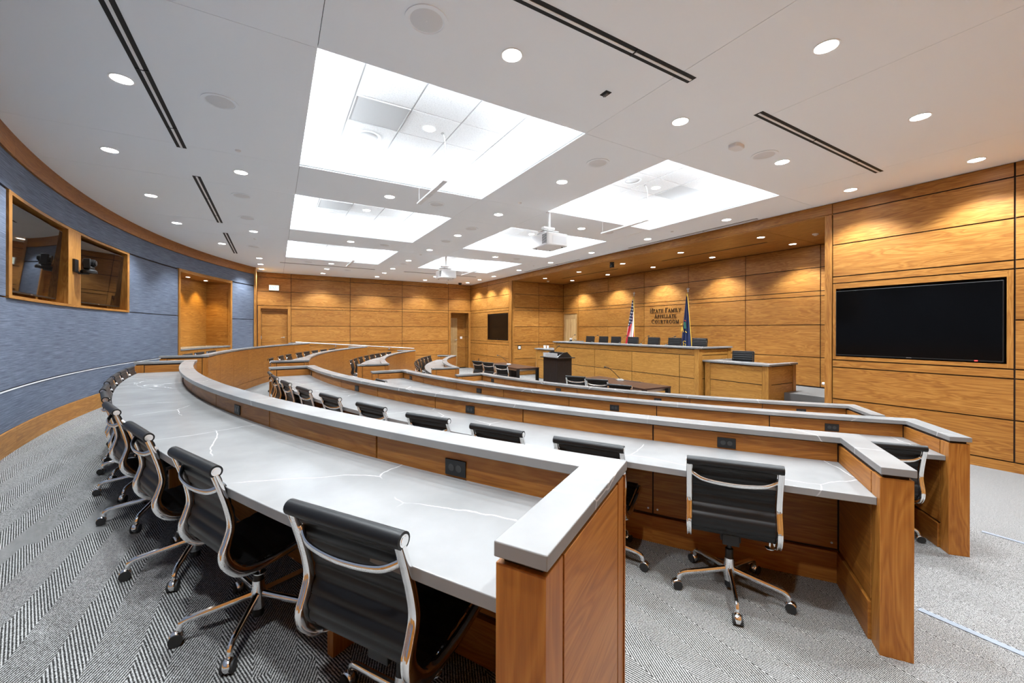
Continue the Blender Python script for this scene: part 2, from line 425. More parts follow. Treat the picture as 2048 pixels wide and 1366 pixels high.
# alcove behind the bench
mb = MB(T_back)
R = []
yc = [3.53, 4.705, 6.511, 8.321, 10.117, 11.932, 13.751, 14.80]
az = [2.085, 1.54, .97, .85, .15, -.642, -1.356]
for i in range(7):
    for j in range(6):
        if i == 6 and j >= 3: continue
        R.append((yc[i], yc[i + 1], az[j + 1], az[j], 'u'))
panels(mb, R); mb.box(3.53, 13.80, -.06, -.021, 0, H(2.1), mat=1); mb.box(13.80, 14.8, -.06, -.021, H(.78), H(2.1), mat=1)
mb.box(13.757, 13.832, -.06, .01, H(-1.376), H(.845), 'z'); mb.box(14.76, 14.795, -.06, .01, H(-1.376), H(.845), 'z'); mb.box(13.832, 14.76, -.06, .01, H(.735), H(.845))
struct(mb.build('wall_alcove', [CHERRY, GAP]))
mb = MB(T_back); mb.box(13.835, 14.757, -.05, -.01, H(-1.37), H(.73), 'z')
for u0 in (13.95, 14.33): mb.box(u0, u0 + .30, -.01, -.004, H(-1.2), H(.50), 'z', mat=1)
d3 = struct(mb.build('door_3', [CHERRY_DOOR, wood('door_panel_pale', (.38, .22, .08), (.52, .34, .15), (.62, .44, .22), figure=.6)]))
lever(T_back, 13.92, H(-.40), 1, d3, -.01)
mb = MB(T_alc); R = []
for a, b in ((XR + .05, 10.005), (10.005, XB)):
    R += [(a, b, ROWZ[i + 1], ROWZ[i] if i > 1 else 2.085, 'u') for i in range(1, 10)]
panels(mb, R); mb.box(XR, XB, -.06, -.021, 0, H(2.1), mat=1); struct(mb.build('wall_alcove_far', [CHERRY, GAP]))
mb = MB(T_alcn); panels(mb, [(XR + .05, XB, ROWZ[i + 1], ROWZ[i] if i > 1 else 2.085, 'u') for i in range(1, 10)]); mb.box(XR + .02, XB, -.06, -.021, 0, H(2.1), mat=1)
struct(mb.build('wall_alcove_near', [CHERRY, GAP]))
# wooden soffit over the bench
mb = MB(); xs = [XR + .1, 10.02, XB]; ys = [3.5, 4.705, 6.511, 8.321, 10.117, 11.932, 13.751, 14.82]
for i in range(2):
    for j in range(7): mb.box(xs[i] + .004, xs[i + 1] - .004, ys[j] + .004, ys[j + 1] - .004, H(2.088), H(2.108), 'd')
mb.box(XR + .1, XB + .05, 3.45, 14.85, H(2.109), H(2.13), mat=1)
struct(mb.build('ceiling_soffit', [CHERRY, GAP]))
# near wall behind the viewpoint and the short returns beside the curved wall
mb = MB(T_near); R = []
for a, b in ((-.65, 1.6), (1.6, 3.9), (3.9, 6.2), (6.2, XR)): R += rows(a, b)
panels(mb, R); mb.box(-.7, XR, -.06, -.021, 0, H(2.3), mat=1); struct(mb.build('wall_near', [CHERRY, GAP]))
mb = MB()
for y0, y1 in ((17.775, YF), (YN, 2 * CY - 17.775)):
    mb.box(-.72, -.60, y0, y1, 0, H(2.3), 'z')
struct(mb.build('wall_left_return', CHERRY))

# curved blue wall
RW = 17.395
def T_cyl(u, d, z):
    x, y = pol(u, RW - d); return (x, y, z)
class CylMB(MB):
    """boxes whose u is an angle; UVs are kept in metres"""
    def box(s, u0, u1, d0, d1, z0, z1, g='u', n=None, mat=0):
        st = len(s.f); MB.box(s, u0, u1, d0, d1, z0, z1, g, n or segs(u1 - u0), mat)
        kk = math.radians(1) * s.R
        for i in range(st, len(s.f)):
            if len(s.f[i]) == 4:
                s.uv[i] = tuple((a * kk, b) if abs(a) > 100 else (a, b * kk) if abs(b) > 100 else (a, b) for a, b in s.uv[i])
cy = CylMB(T_cyl); cy.R = RW
TH0, TH1 = 151.05, 209.0
gd = .02
def wall_row(z0, z1, spans):
    for a, b in spans: cy.box(a + gd, b - gd, -.03, 0, H(z0) + G, H(z1) - G)
full = [(TH0, 155.42), (155.42, 164.9), (164.9, 172.66), (172.66, 187.85), (187.85, 198.0), (198.0, TH1)]
noniche = [(TH0, 155.42), (164.9, 187.85), (187.85, 198.0), (198.0, TH1)]
wall_row(1.625, 2.05, [(TH0, TH1)])
wall_row(.37, 1.61, [(TH0, 155.42), (164.9, 172.66), (187.85, TH1)])
wall_row(-.705, .37, [(TH0, 155.42), (164.9, TH1)])
wall_row(-1.19, -.705, [(TH0, 155.42), (164.9, TH1)])
for a, b in ((TH0, 155.42), (164.9, 172.6), (187.9, TH1)): cy.box(a, b, -.06, -.031, F1, H(2.3), mat=1)
cy.box(172.6, 187.9, -.06, -.031, F1, H(.37), mat=1); cy.box(172.6, 187.9, -.06, -.031, H(1.62), H(2.3), mat=1); cy.box(155.42, 164.9, -.06, -.031, H(1.64), H(2.3), mat=1)
struct(cy.build('wall_left', [GRASS, GAP]))
cy = CylMB(T_cyl); cy.R = RW
for a in range(8):
    t = TH0 + (TH1 - TH0) * a / 8; cy.box(t, t + (TH1 - TH0) / 8 - .002, -.03, .025, H(2.045), H(2.30))
struct(cy.build('trim_5', CHERRY_DESK))
cy = CylMB(T_cyl); cy.R = RW
for a, b in ((TH0, 155.4), (164.9, 176), (176, 187), (187, 198), (198, TH1)): cy.box(a, b - .002, -.03, .02, F1, H(-1.185))
struct(cy.build('baseboard_left', CHERRY))
cy = CylMB(T_cyl); cy.R = RW; cy.box(164.95, TH1, -.01, .006, H(-.722), H(-.711)); struct(cy.build('trim_6', plain('white_reveal_strip', (.75, .76, .78), .4)))
mb = MB(); mb.box(-.66, -.60, 17.70, 17.80, F1, H(2.3), 'z'); struct(mb.build('trim_7', CHERRY))

# television niche in the blue wall: two openings around a wooden mullion
cy = CylMB(T_cyl); cy.R = RW
cy.box(172.66, 187.85, -.06, .022, H(.362), H(.40)); cy.box(172.66, 187.85, -.06, .022, H(1.575), H(1.615))
cy.box(187.5, 187.85, -.30, .022, H(.40), H(1.575), 'z'); cy.box(172.66, 172.95, -.30, .022, H(.40), H(1.575), 'z'); cy.box(179.38, 180.97, -.30, .022, H(.40), H(1.575), 'z', 2)
cy.box(172.66, 187.85, -.30, -.06, H(.362), H(.40)); cy.box(172.66, 187.85, -.30, -.06, H(1.575), H(1.615)); cy.box(172.66, 187.85, -.33, -.30, H(.362), H(1.615))
struct(cy.build('trim_8', CHERRY))
def television(name, label, w_, h_, loc, rot, scr, led=False, group=None):
    t = thing(name, label, 'television', loc, 0, group); t.rotation_euler = rot
    m_ = MB(); m_.box(-w_ / 2, w_ / 2, 0, .055, -h_ / 2, h_ / 2); m_.build('bezel', BLACK, t, .006)
    m_ = MB(); m_.box(-w_ / 2 + .012, w_ / 2 - .012, -.003, .0, -h_ / 2 + .022, h_ / 2 - .012); m_.build('screen', scr, t)
    m_ = MB(); m_.box(-.03, .03, -.004, .0, -h_ / 2 + .006, -h_ / 2 + .014); m_.build('maker_badge', STEEL, t)
    if led: m_ = MB(); m_.box(w_ * .36, w_ * .36 + .03, -.004, 0, -h_ / 2 + .005, -h_ / 2 + .016); m_.build('standby_light', LED_RED, t)
    m_ = MB(); m_.box(-.25, .25, .055, .12, -.2, .2); m_.build('wall_bracket', BLACK, t)
    return t
def wall_tv(name, label, thc, w_, h_, zc, tilt):
    x, y = pol(thc, RW + .035)
    # local -Y faces the centre of the room
    t = television(name, label, w_, h_, (x, y, H(zc)), (0, 0, 0), MIRROR)
    t.matrix_world = Matrix.Translation((x, y, H(zc))) @ Matrix.Rotation(math.radians(thc - 90), 4, 'Z') @ Matrix.Rotation(math.radians(tilt), 4, 'X')
    return t
wall_tv('television', 'dark glossy television, nearer of the two recessed in the blue wall', 184.25, 1.88, 1.06, .985, 3.5)
wall_tv('television', 'dark glossy television beside the black camera, farther recess in the blue wall', 176.15, 1.88, 1.06, .985, 3.5)
television('television', 'large black flat television framed in the wood wall right of the bench', 1.94, 1.14, (XR - .005, 2.385, H(.14)), (0, 0, -PI / 2), SCREEN, True)
television('television', 'black flat television on the far wood wall behind the counsel table', 1.93, 1.14, (XR - .005, 16.135, H(.15)), (0, 0, -PI / 2), SCREEN)

# serving niche with counter in the blue wall
cy = CylMB(T_cyl); cy.R = RW
a, b = 155.42, 164.9
cy.box(a, a + .28, -.06, .022, F1, H(1.64), 'z'); cy.box(b - .28, b, -.06, .022, F1, H(1.64), 'z'); cy.box(a + .28, b - .28, -.06, .022, H(1.555), H(1.64))
cy.box(a + .05, a + .2, -.76, -.06, F1, H(1.64), 'd', 1); cy.box(b - .2, b - .05, -.76, -.06, F1, H(1.64), 'd', 1)
cy.box(a, b, -.79, -.76, F1, H(1.64)); cy.box(a + .2, b - .2, -.76, -.06, H(1.57), H(1.60), 'd')
struct(cy.build('wall_left_niche', CHERRY))
nc = thing('base_cabinet', 'wooden base cabinet with pale stone top inside the lit niche of the blue wall', 'cabinet', (*pol(160.2, RW + .3), F1))
def cyl_part(name, mat, parent, boxes):
    c2 = CylMB(T_cyl); c2.R = RW
    for q in boxes: c2.box(*q)
    o = c2.build(name, mat); o.parent = parent; o.matrix_parent_inverse = Matrix.Translation(-Vector(parent.location))
    return o
cyl_part('body', CHERRY, nc, [(a + .3, b - .3, -.70, -.02, F1 + .08, H(-.575))])
for k in range(3): cyl_part('door', CHERRY, nc, [(a + .32 + k * 2.95, a + .32 + k * 2.95 + 2.9, -.02, 0, F1 + .1, H(-.59))])
cyl_part('countertop', STONE, nc, [(a + .29, b - .29, -.74, .012, H(-.575), H(-.53))])
mb = MB(T_cyl); mb.box(164.2, 163.75, -.758, -.75, H(-.43), H(-.31)); tag(mb.build('power_outlet', BLACK), 'black outlet plate above the stone counter in the lit blue-wall niche', 'outlet')

# ------------------------------------------------------------------ ceiling with six coved trays
TX = [(.298, 3.13), (4.56, 7.40)]; TY = [(3.67, 6.44), (7.83, 10.57), (11.97, 14.71)]
bx = [-3.6, .298, 3.13, 4.56, 7.40, XR + .03]; by = [YN - .05, 3.67, 6.44, 7.83, 10.57, 11.97, 14.71, YF + .05]
mb = MB()
for i in range(5):
    for j in range(7):
        if i in (1, 3) and j in (1, 3, 5): continue
        g = .0025
        mb.box(bx[i] + g, bx[i + 1] - g, by[j] + g, by[j + 1] - g, H(2.30), H(2.315))
        mb.box(bx[i], bx[i + 1], by[j], by[j + 1], H(2.316), H(2.325), mat=2)
for x0, x1 in TX:
    for y0, y1 in TY:
        e = .02; o = .17; zt = H(2.43); zu = H(2.62)
        for q in ((x0 - e, x0, y0 - e, y1 + e), (x1, x1 + e, y0 - e, y1 + e), (x0, x1, y0 - e, y0), (x0, x1, y1, y1 + e)): mb.box(*q, H(2.3) + .001, zt)
        for q in ((x0 - o, x0 - e, y0 - o, y1 + o), (x1 + e, x1 + o, y0 - o, y1 + o), (x0 - e, x1 + e, y0 - o, y0 - e), (x0 - e, x1 + e, y1 + e, y1 + o)): mb.box(*q, zt - .04, zt - .03)
        for q in ((x0 - o - e, x0 - o, y0 - o, y1 + o), (x1 + o, x1 + o + e, y0 - o, y1 + o), (x0 - o, x1 + o, y0 - o - e, y0 - o), (x0 - o, x1 + o, y1 + o, y1 + o + e)): mb.box(*q, zt - .05, zu + .03)
        p = .632; X = [x0 - o]; t = x0 + .472
        while t < x1 + o: X.append(t); t += p
        X.append(x1 + o); Y = [y0 - o]; t = y0 + .455
        while t < y1 + o: Y.append(t); t += p
        Y.append(y1 + o)
        for i in range(len(X) - 1):
            for j in range(len(Y) - 1): mb.box(X[i] + .010, X[i + 1] - .010, Y[j] + .010, Y[j + 1] - .010, zu - .006, zu + .01, mat=1)
        mb.box(x0 - o, x1 + o, y0 - o, y1 + o, zu + .004, zu + .02, mat=3)
struct(mb.build('ceiling', [CEIL, TILE, GAP, TBAR]))
# continuous lamps lying on the shelves of each tray
LD = {}
def area(name, sx, sy, watts, col=(.87, .945, 1)):
    key = (round(sx, 2), round(sy, 2), watts)
    if key not in LD:
        l = bpy.data.lights.new(name, 'AREA'); l.shape = 'RECTANGLE'; l.size = sx; l.size_y = sy; l.energy = watts; l.color = col; LD[key] = l
    return LD[key]
names = ['nearest', 'middle', 'far']
for i, (x0, x1) in enumerate(TX):
    for j, (y0, y1) in enumerate(TY):
        side = 'blue-wall row' if i == 0 else 'bench-side row'
        ct = thing('cove_light', 'hidden strip light glowing in the %s tray of the %s' % (names[j], side), 'cove light', ((x0 + x1) / 2, (y0 + y1) / 2, H(2.40)))
        zz = .05
        for dx, dy, sx, sy in ((-(x1 - x0) / 2 - .12, 0, .06, y1 - y0), ((x1 - x0) / 2 + .12, 0, .06, y1 - y0), (0, -(y1 - y0) / 2 - .12, x1 - x0, .06), (0, (y1 - y0) / 2 + .12, x1 - x0, .06)):
            m_ = MB(); m_.box(dx - sx / 2, dx + sx / 2, dy - sy / 2, dy + sy / 2, -.008, .008); m_.build('light_strip', WHITE, ct)
            lo = bpy.data.objects.new('lamp', area('cove', sx, sy, COVE_W * max(sx, sy))); S.collection.objects.link(lo); lo.parent = ct
            lo.location = (dx, dy, .035)
            inn = Vector((-1 if dx > 0 else 1, 0, 0)) if sx < sy else Vector((0, -1 if dy > 0 else 1, 0))
            zl = -(inn * math.sin(math.radians(52)) + Vector((0, 0, math.cos(math.radians(52)))))
            if sx < sy: yl = Vector((0, 1, 0)); xl = yl.cross(zl)
            else: xl = Vector((1, 0, 0)); yl = zl.cross(xl)
            lo.rotation_euler = Matrix((xl, yl, zl)).transposed().to_euler()

# ------------------------------------------------------------------ recessed lights, speakers, sprinklers, vents
def spot(name, watts, size=150, blend=.55, rad=.06, col=(.87, .945, 1)):
    l = bpy.data.lights.new(name, 'SPOT'); l.energy = watts; l.spot_size = math.radians(size); l.spot_blend = blend; l.shadow_soft_size = rad; l.color = col; return l
def downlight(rad, watts, size, lens=LENS, ringmat=WHITE):
    t = thing('downlight', 'x', 'ceiling light')
    m_ = MB(); m_.lathe([(rad, 0), (rad + .012, -.001), (rad + .014, -.006), (rad, -.004), (rad - .004, 0)], 28); m_.build('trim_ring', ringmat, t)
    m_ = MB(); m_.lathe([(.0001, -.002), (rad - .002, -.002), (rad - .002, .0), (.0001, .0)], 28); m_.build('lens', lens, t)
    lo = bpy.data.objects.new('lamp', spot('downlight', watts, size)); S.collection.objects.link(lo); lo.parent = t; lo.location = (0, 0, -.02)
    return t
d_main = downlight(.082, LAMP_W, 116); tr_main = snapshot(d_main)
ordn = ['first', 'second', 'third', 'fourth', 'fifth', 'sixth', 'seventh', 'eighth', 'ninth', 'tenth', 'eleventh', 'twelfth']
LINES = [
 ('line hugging the blue wall', [(-1.22, 5.04), (-1.83, 7.11), (-1.84, 9.17), (-1.83, 11.24), (-1.22, 13.31)]),
 ('line between vents and trays', [(-.43, 7.14), (-.43, 11.27), (-.43, 15.4), (-.43, 16.79), (-.43, 18.13)]),
 ('line through the blue-wall trays', [(1.71, 2.94), (1.71, 7.13), (1.71, 11.28), (1.70, 15.39), (1.70, 16.8), (1.70, 18.18)]),
 ('aisle between the tray rows', [(3.85, 1.56), (3.85, 2.93), (3.84, 5.05), (3.84, 7.12), (3.84, 9.2), (3.84, 11.28), (3.83, 13.36), (3.83, 15.44), (3.82, 16.77), (3.82, 18.12)]),
 ('line through the bench-side trays', [(5.98, 1.56), (5.97, 2.93), (5.98, 7.14), (5.98, 11.29), (5.98, 15.4), (5.98, 16.78), (5.98, 18.19)]),
 ('line along the bench wall', [(8.13, 1.57), (8.10, 2.94), (8.09, 5.04), (8.10, 7.11), (8.10, 9.21), (8.10, 11.28), (8.08, 13.31), (8.08, 15.39), (8.08, 16.78), (8.08, 18.12)]),
]
first = True
for nm, pts in LINES:
    for k, (x, y) in enumerate(pts):
        lab = 'recessed downlight, %s from the near end of the %s' % (ordn[k], nm)
        o = d_main if first else dup(tr_main); first = False
        o.location = (x, y, H(2.30)); o['label'] = lab; o['group'] = 'round downlights in the white ceiling'
for x, y in ((-.43, .25), (-.43, 2.94), (-.43, 1.56), (1.71, 1.56), (1.71, .25), (3.84, .25), (5.98, .25), (8.10, .25)):
    dup(tr_main, (x, y, H(2.30)), 0, 'round recessed downlight above the near wall aisle, over the viewpoint', 'round downlights over the near wall')
d_s = downlight(.075, SOFFIT_W, 108, ringmat=BRONZE); tr_s = snapshot(d_s)
for r_, (x, nm) in enumerate(((9.38, 'front'), (10.76, 'rear'))):
    for k, y in enumerate((5.04, 7.12, 9.22, 11.33, 13.43)):
        o = d_s if (r_, k) == (0, 0) else dup(tr_s)
        o.location = (x, y, H(2.088)); o['label'] = 'round downlight in the wooden soffit, %s from the large television, %s line' % (ordn[k], nm); o['group'] = 'downlights in the wooden soffit'
d_t = downlight(.075, TRAY_W, 150); tr_t = snapshot(d_t); first = True
for i, x in enumerate((1.73, 6.02)):
    for j, y in enumerate((5.10, 9.27, 13.42)):
        o = d_t if first else dup(tr_t); first = False
        o.location = (x, y, H(2.612)); o['label'] = 'round downlight among the tiles of the %s tray, %s' % (names[j], 'blue wall side' if i == 0 else 'bench side'); o['group'] = 'downlights inside the ceiling trays'
d_n = downlight(.05, NICHE_W, 84); tr_n = snapshot(d_n)
[c for c in children(d_n) if c.type == 'LIGHT'][0].data.color = (1, .78, .30)
for k, t in enumerate((163.2, 160.2, 157.3)):
    o = d_n if k == 0 else dup(tr_n)
    x, y = pol(t, RW + .47); o.location = (x, y, H(1.568)); o['label'] = 'small warm downlight in the blue wall niche, %s from the recessed televisions' % ordn[k]; o['group'] = 'small downlights in the serving niche'

sp = thing('ceiling_speaker', 'x', 'speaker')
m_ = MB(); m_.lathe([(.125, 0), (.158, -.002), (.158, -.008), (.130, -.009), (.125, -.004)], 36); m_.build('rim', CEIL, sp)
m_ = MB(); m_.lathe([(.0001, -.006), (.12, -.004), (.128, 0), (.0001, 0)], 36); m_.build('grille', GREYW, sp)
m_ = MB(); m_.lathe([(.0001, -.0075), (.006, -.0065), (.006, -.005)], 8); m_.build('badge', WHITE, sp)
trs = snapshot(sp)
SPK = [((.97, 2.93), 'nearest the viewpoint, above the front desk'), ((-.48, 5.03), 'between a slot vent and the nearest tray'), ((3.83, 4.23), 'aisle between the nearest pair of trays'),
 ((5.53, 2.93), 'next to the motion sensor'), ((-.49, 8.37), 'beside the middle slot vent, nearer one'), ((-.49, 9.98), 'beside the middle slot vent, farther one'), ((-.51, 13.31), 'beside the farthest slot vent of the blue wall'),
 ((2.56, 7.12), 'strip between nearest and middle blue-wall trays'), ((3.84, 8.41), 'aisle between the middle pair of trays, nearer one'), ((3.83, 9.96), 'aisle between the middle pair of trays, farther one'),
 ((2.56, 11.25), 'strip between middle and far blue-wall trays'), ((3.85, 14.09), 'aisle between the far pair of trays'), ((.98, 15.37), 'beyond the far blue-wall tray before the slot'), ((2.44, 16.77), 'beyond the long slot near the far wall'),
 ((6.76, 7.10), 'strip between nearest and middle bench-side trays'), ((6.73, 11.23), 'strip between middle and far bench-side trays')]
for k, (q, wh) in enumerate(SPK):
    o = sp if k == 0 else dup(trs)
    o.location = (*q, H(2.30)); o['label'] = 'round grey ceiling speaker, ' + wh; o['group'] = 'round ceiling speakers'
for (x, y), wh in (((1.09, 5.71), 'nearest blue-wall tray'), ((1.10, 9.89), 'middle blue-wall tray'), ((1.09, 14.05), 'far blue-wall tray'), ((5.38, 5.07), 'nearest bench-side tray')):
    dup(trs, (x, y, H(2.613)), 0, 'round white speaker set in the tiles of the ' + wh, 'speakers inside the ceiling trays')
m_ = MB(); m_.lathe([(.0001, -.016), (.024, -.016), (.028, -.010), (.034, -.008), (.034, 0)], 20); sk = m_.build('sprinkler_cap', WHITE)
for k, ((x, y), wh) in enumerate((((-.41, 6.28), 'left of the nearest blue-wall tray'), ((3.82, 6.27), 'aisle beside the nearest trays'), ((7.96, 6.27), 'near the bench beside the nearest tray'), ((3.84, 12.11), 'aisle beside the far trays'), ((7.97, 12.11), 'near the bench beside the far tray'), ((-.43, 12.14), 'left of the far blue-wall tray'))):
    o = sk if k == 0 else sk.copy()
    if k: S.collection.objects.link(o)
    o.location = (x, y, H(2.30)); tag(o, 'small white sprinkler cap in the ceiling, ' + wh, 'sprinkler', 'sprinkler caps')
def vent(x0, x1, y0, y1, label, zc=2.30, cols=True):
    t = thing('slot_diffuser', label, 'air vent', ((x0 + x1) / 2, (y0 + y1) / 2, H(zc)), 0, 'black linear slot vents')
    lx, ly = (x1 - x0) / 2, (y1 - y0) / 2
    m_ = MB(); m_.box(-lx, lx, -ly, ly, -.003, 0); m_.build('frame', SLOT, t)
    m_ = MB()
    if cols:
        if lx < ly: m_.box(-.012, .012, -ly + .015, ly - .015, -.007, -.003)
        else: m_.box(-lx + .015, lx - .015, -.012, .012, -.007, -.003)
        m_.build('centre_blade', WHITE, t)
        m_ = MB(); L_ = max(lx, ly); q = -L_ + 1.2
        while q < L_ - .3:
            if lx < ly: m_.box(-lx + .005, lx - .005, q, q + .012, -.010, -.003)
            else: m_.box(q, q + .012, -ly + .005, ly - .005, -.010, -.003)
            q += 1.2
        m_.build('cross_tie', BLACK, t)
for k, (y0, y1) in enumerate(((3.55, 6.55), (7.65, 10.72), (11.79, 14.79))): vent(-1.068, -.968, y0, y1, 'black double slot vent along the blue wall, %s from the near end' % ordn[k])
vent(.154, 3.305, 2.346, 2.441, 'black double slot vent crossing the ceiling before the nearest blue-wall tray'); vent(4.405, 7.545, 2.35, 2.445, 'black double slot vent crossing the ceiling before the large television')
vent(.154, 3.292, 15.94, 16.02, 'thin black slot vent beyond the far blue-wall tray', 2.30, False); vent(4.391, 7.516, 15.92, 16.0, 'thin black slot vent beyond the far bench-side tray', 2.30, False)
vent(8.50, 8.575, 4.66, 8.155, 'thin slot vent at the ceiling edge above the bench, nearer one'); vent(8.49, 8.56, 10.28, 13.60, 'thin slot vent at the ceiling edge above the bench, farther one')
vent(9.985, 10.045, 5.24, 8.24, 'thin dark slot in the wooden soffit, nearer the large television', 2.088, False); vent(9.985, 10.045, 10.06, 13.13, 'thin dark slot in the wooden soffit, farther from the large television', 2.088, False)
for (i, j), lab in (((0, 0), 'grey square return panel in the nearest blue-wall tray'), ((0, 1), 'square return panel in the middle blue-wall tray')):
    x0 = TX[i][0] + .472; y0 = TY[j][0] + .455 + .632
    t = thing('return_grille', lab, 'air vent', (x0 + .316, y0 + .316, H(2.612)))
    m_ = MB(); m_.box(-.3, .3, -.3, .3, -.004, 0); m_.build('panel', plain('grey_mesh_panel', (.5, .5, .5), .7), t)
    m_ = MB(); m_.box(-.306, .306, -.306, -.296, -.008, .0); m_.box(-.306, .306, .296, .306, -.008, .0); m_.box(-.306, -.296, -.296, .296, -.008, 0); m_.box(.296, .306, -.296, .296, -.008, 0); m_.build('rim', TBAR, t)
x0 = 6.25; t = thing('return_grille', 'square return panel in the nearest bench-side tray', 'air vent', (6.61, 5.073, H(2.612)))
m_ = MB(); m_.box(-.3, .3, -.3, .3, -.004, 0); m_.build('panel', plain('pale_mesh_panel', (.55, .55, .55), .7), t)
# hanging microphone bars
for k, (x, ya, yb, wh) in enumerate(((1.95, 5.09, 6.24, 'nearest blue-wall tray'), (5.77, 5.06, 6.24, 'nearest bench-side tray'), (1.95, 12.25, 13.56, 'far blue-wall tray'), (5.82, 12.28, 13.55, 'far bench-side tray'))):
    t = thing('hanging_microphone_bar', 'slim white bar hung on wires below the ' + wh, 'microphone', (x, (ya + yb) / 2, H(1.98)), 0, 'hanging white microphone bars')
    h_ = (yb - ya) / 2
    m_ = MB(); m_.box(-.035, .035, -h_, h_, -.013, .013); m_.build('bar', WHITE, t, .005)
    m_ = MB(); m_.box(-.036, .036, h_ * .02, h_ * .30, -.0135, -.012); m_.build('mesh_window', GREYW, t)
    m_ = MB(); m_.tube([(0, h_ - .01, .012), (0, h_ - .01, .63)], .0022, 6); m_.build('wire', WHITE, t)
    m_ = MB(); m_.tube(spline([(0, -h_ + .01, .012), (.004, -h_ + .01, .05), (0, -h_ + .01, .3), (-.004, -h_ + .01, .5), (-.012, -h_ + .03, .60), (-.03, -h_ + .04, .63)], 4), .006, 6); m_.build('cable', WHITE, t)
    m_ = MB(); m_.lathe([(.02, 0), (.02, .012), (.004, .02)], 10, (-.03, -h_ + .04, .618)); m_.build('ceiling_cup', STEEL, t)
# ceiling devices
t = thing('ceiling_camera', 'tiny black oblong device in the ceiling right of the nearest tray', 'sensor', (2.77, 2.95, H(2.30)))
m_ = MB(); m_.box(-.035, .035, -.045, .045, -.006, 0); m_.build('plate', BLACK, t, .002)
m_ = MB(); m_.tube([(0, -.03, -.012), (0, .03, -.012)], .012, 10); m_.build('barrel', plain('grey_barrel', (.15, .15, .15), .4), t)
t = thing('motion_sensor', 'white wedge-shaped motion sensor on the ceiling near the large television', 'sensor', (4.95, 2.95, H(2.30)))
m_ = MB(); m_.prism([(-.10, -.05), (-.06, -.07), (.06, -.06), (.10, 0), (.06, .06), (-.06, .07), (-.10, .05)], -.045, 0); m_.build('housing', WHITE, t, .008)
m_ = MB(); m_.box(-.102, -.06, -.04, .04, -.035, -.012); m_.box(-.05, -.02, -.066, -.05, -.035, -.012); m_.build('window', GREYW, t)
t = thing('dome_camera', 'small black dome camera on the ceiling in the far corner', 'security camera', (7.81, 18.40, H(2.30)))
m_ = MB(); m_.lathe([(.0001, -.11), (.05, -.10), (.075, -.06), (.08, -.03), (.085, -.03), (.085, 0)], 20); m_.build('dome', BLACK, t)
t = thing('bullet_camera', 'small white camera hanging from the ceiling near the far corner', 'security camera', (7.05, 18.15, H(2.30)))
m_ = MB(); m_.lathe([(.0001, -.13), (.03, -.128), (.045, -.11), (.045, -.06), (.02, -.04), (.02, -.012), (.055, -.012), (.055, 0)], 18); m_.build('body', WHITE, t)
for (x, y), nm, lab in (((10.02, 4.25), 'smoke_detector', 'white smoke detector in the wooden soffit near the large television'), ((10.0, 14.1), 'smoke_detector', 'white smoke detector at the far end of the wooden soffit')):
    t = thing(nm, lab, 'detector', (x, y, H(2.088)))
    m_ = MB(); m_.lathe([(.0001, -.045), (.03, -.043), (.035, -.025), (.055, -.022), (.06, 0)], 20); m_.build('body', WHITE, t)
# projectors
def projector(name, label, px, py, rx, ry, s):
    t = thing(name, label, 'projector', (px, py, H(2.30)))
    m_ = MB(); m_.box(-.05, .05, -.05, .05, -.012, 0); m_.build('ceiling_plate', WHITE, t, .003)
    m_ = MB(); m_.tube([(0, 0, -.012), (0, 0, -.30)], .024, 14); m_.build('pole', WHITE, t)
    m_ = MB(); m_.box(-.16, .10, -.05, .05, -.345, -.30); m_.box(-.20, .16, -.10, .10, -.39, -.375); m_.box(-.20, .20, -.13, .13, -.44, -.415); m_.box(-.05, .05, -.04, .04, -.375, -.34); m_.box(-.03, .03, -.03, .03, -.47, -.39); m_.build('mount', WHITE, t, .006)
    hx, hy = .25 * s, .29 * s
    m_ = MB(); m_.prism([(-hx, -hy + .03), (-hx + .03, -hy), (hx - .03, -hy), (hx, -hy + .03), (hx, hy - .05), (hx - .05, hy), (-hx + .05, hy), (-hx, hy - .05)], -.70, -.46); bd = m_.build('body', WHITE, t, .03, 3)
    m_ = MB()
    for k in range(8): m_.box(-hx - .002, -hx + .004, -hy + .03, -hy + .17, -.66 + k * .022, -.66 + k * .022 + .013)
    m_.build('exhaust_vent', BLACK, t)
    m_ = MB(); m_.box(-hx + .12, hx - .06, -hy - .002, -hy + .004, -.66, -.52); m_.build('air_filter', GREYW, t)
    m_ = MB(); m_.tube([(hx - .02, 0, -.58), (hx + .03, 0, -.58)], .07, 20); m_.build('lens', BLACK, t)
    for q in ((-hx + .08, hy - .1), (hx - .1, -hy + .08), (hx - .1, hy - .1)):
        m_ = MB(); m_.lathe([(.014, -.712), (.014, -.70)], 12, (q[0], q[1], 0)); m_.build('foot', BLACK, t)
projector('ceiling_projector', 'white projector hung on a pole from the aisle ceiling, nearer one', 4.615, 6.472, 0, 0, 1.0)
projector('ceiling_projector', 'white projector hung on a pole from the aisle ceiling, farther one', 4.615, 12.0, 0, 0, 1.0)

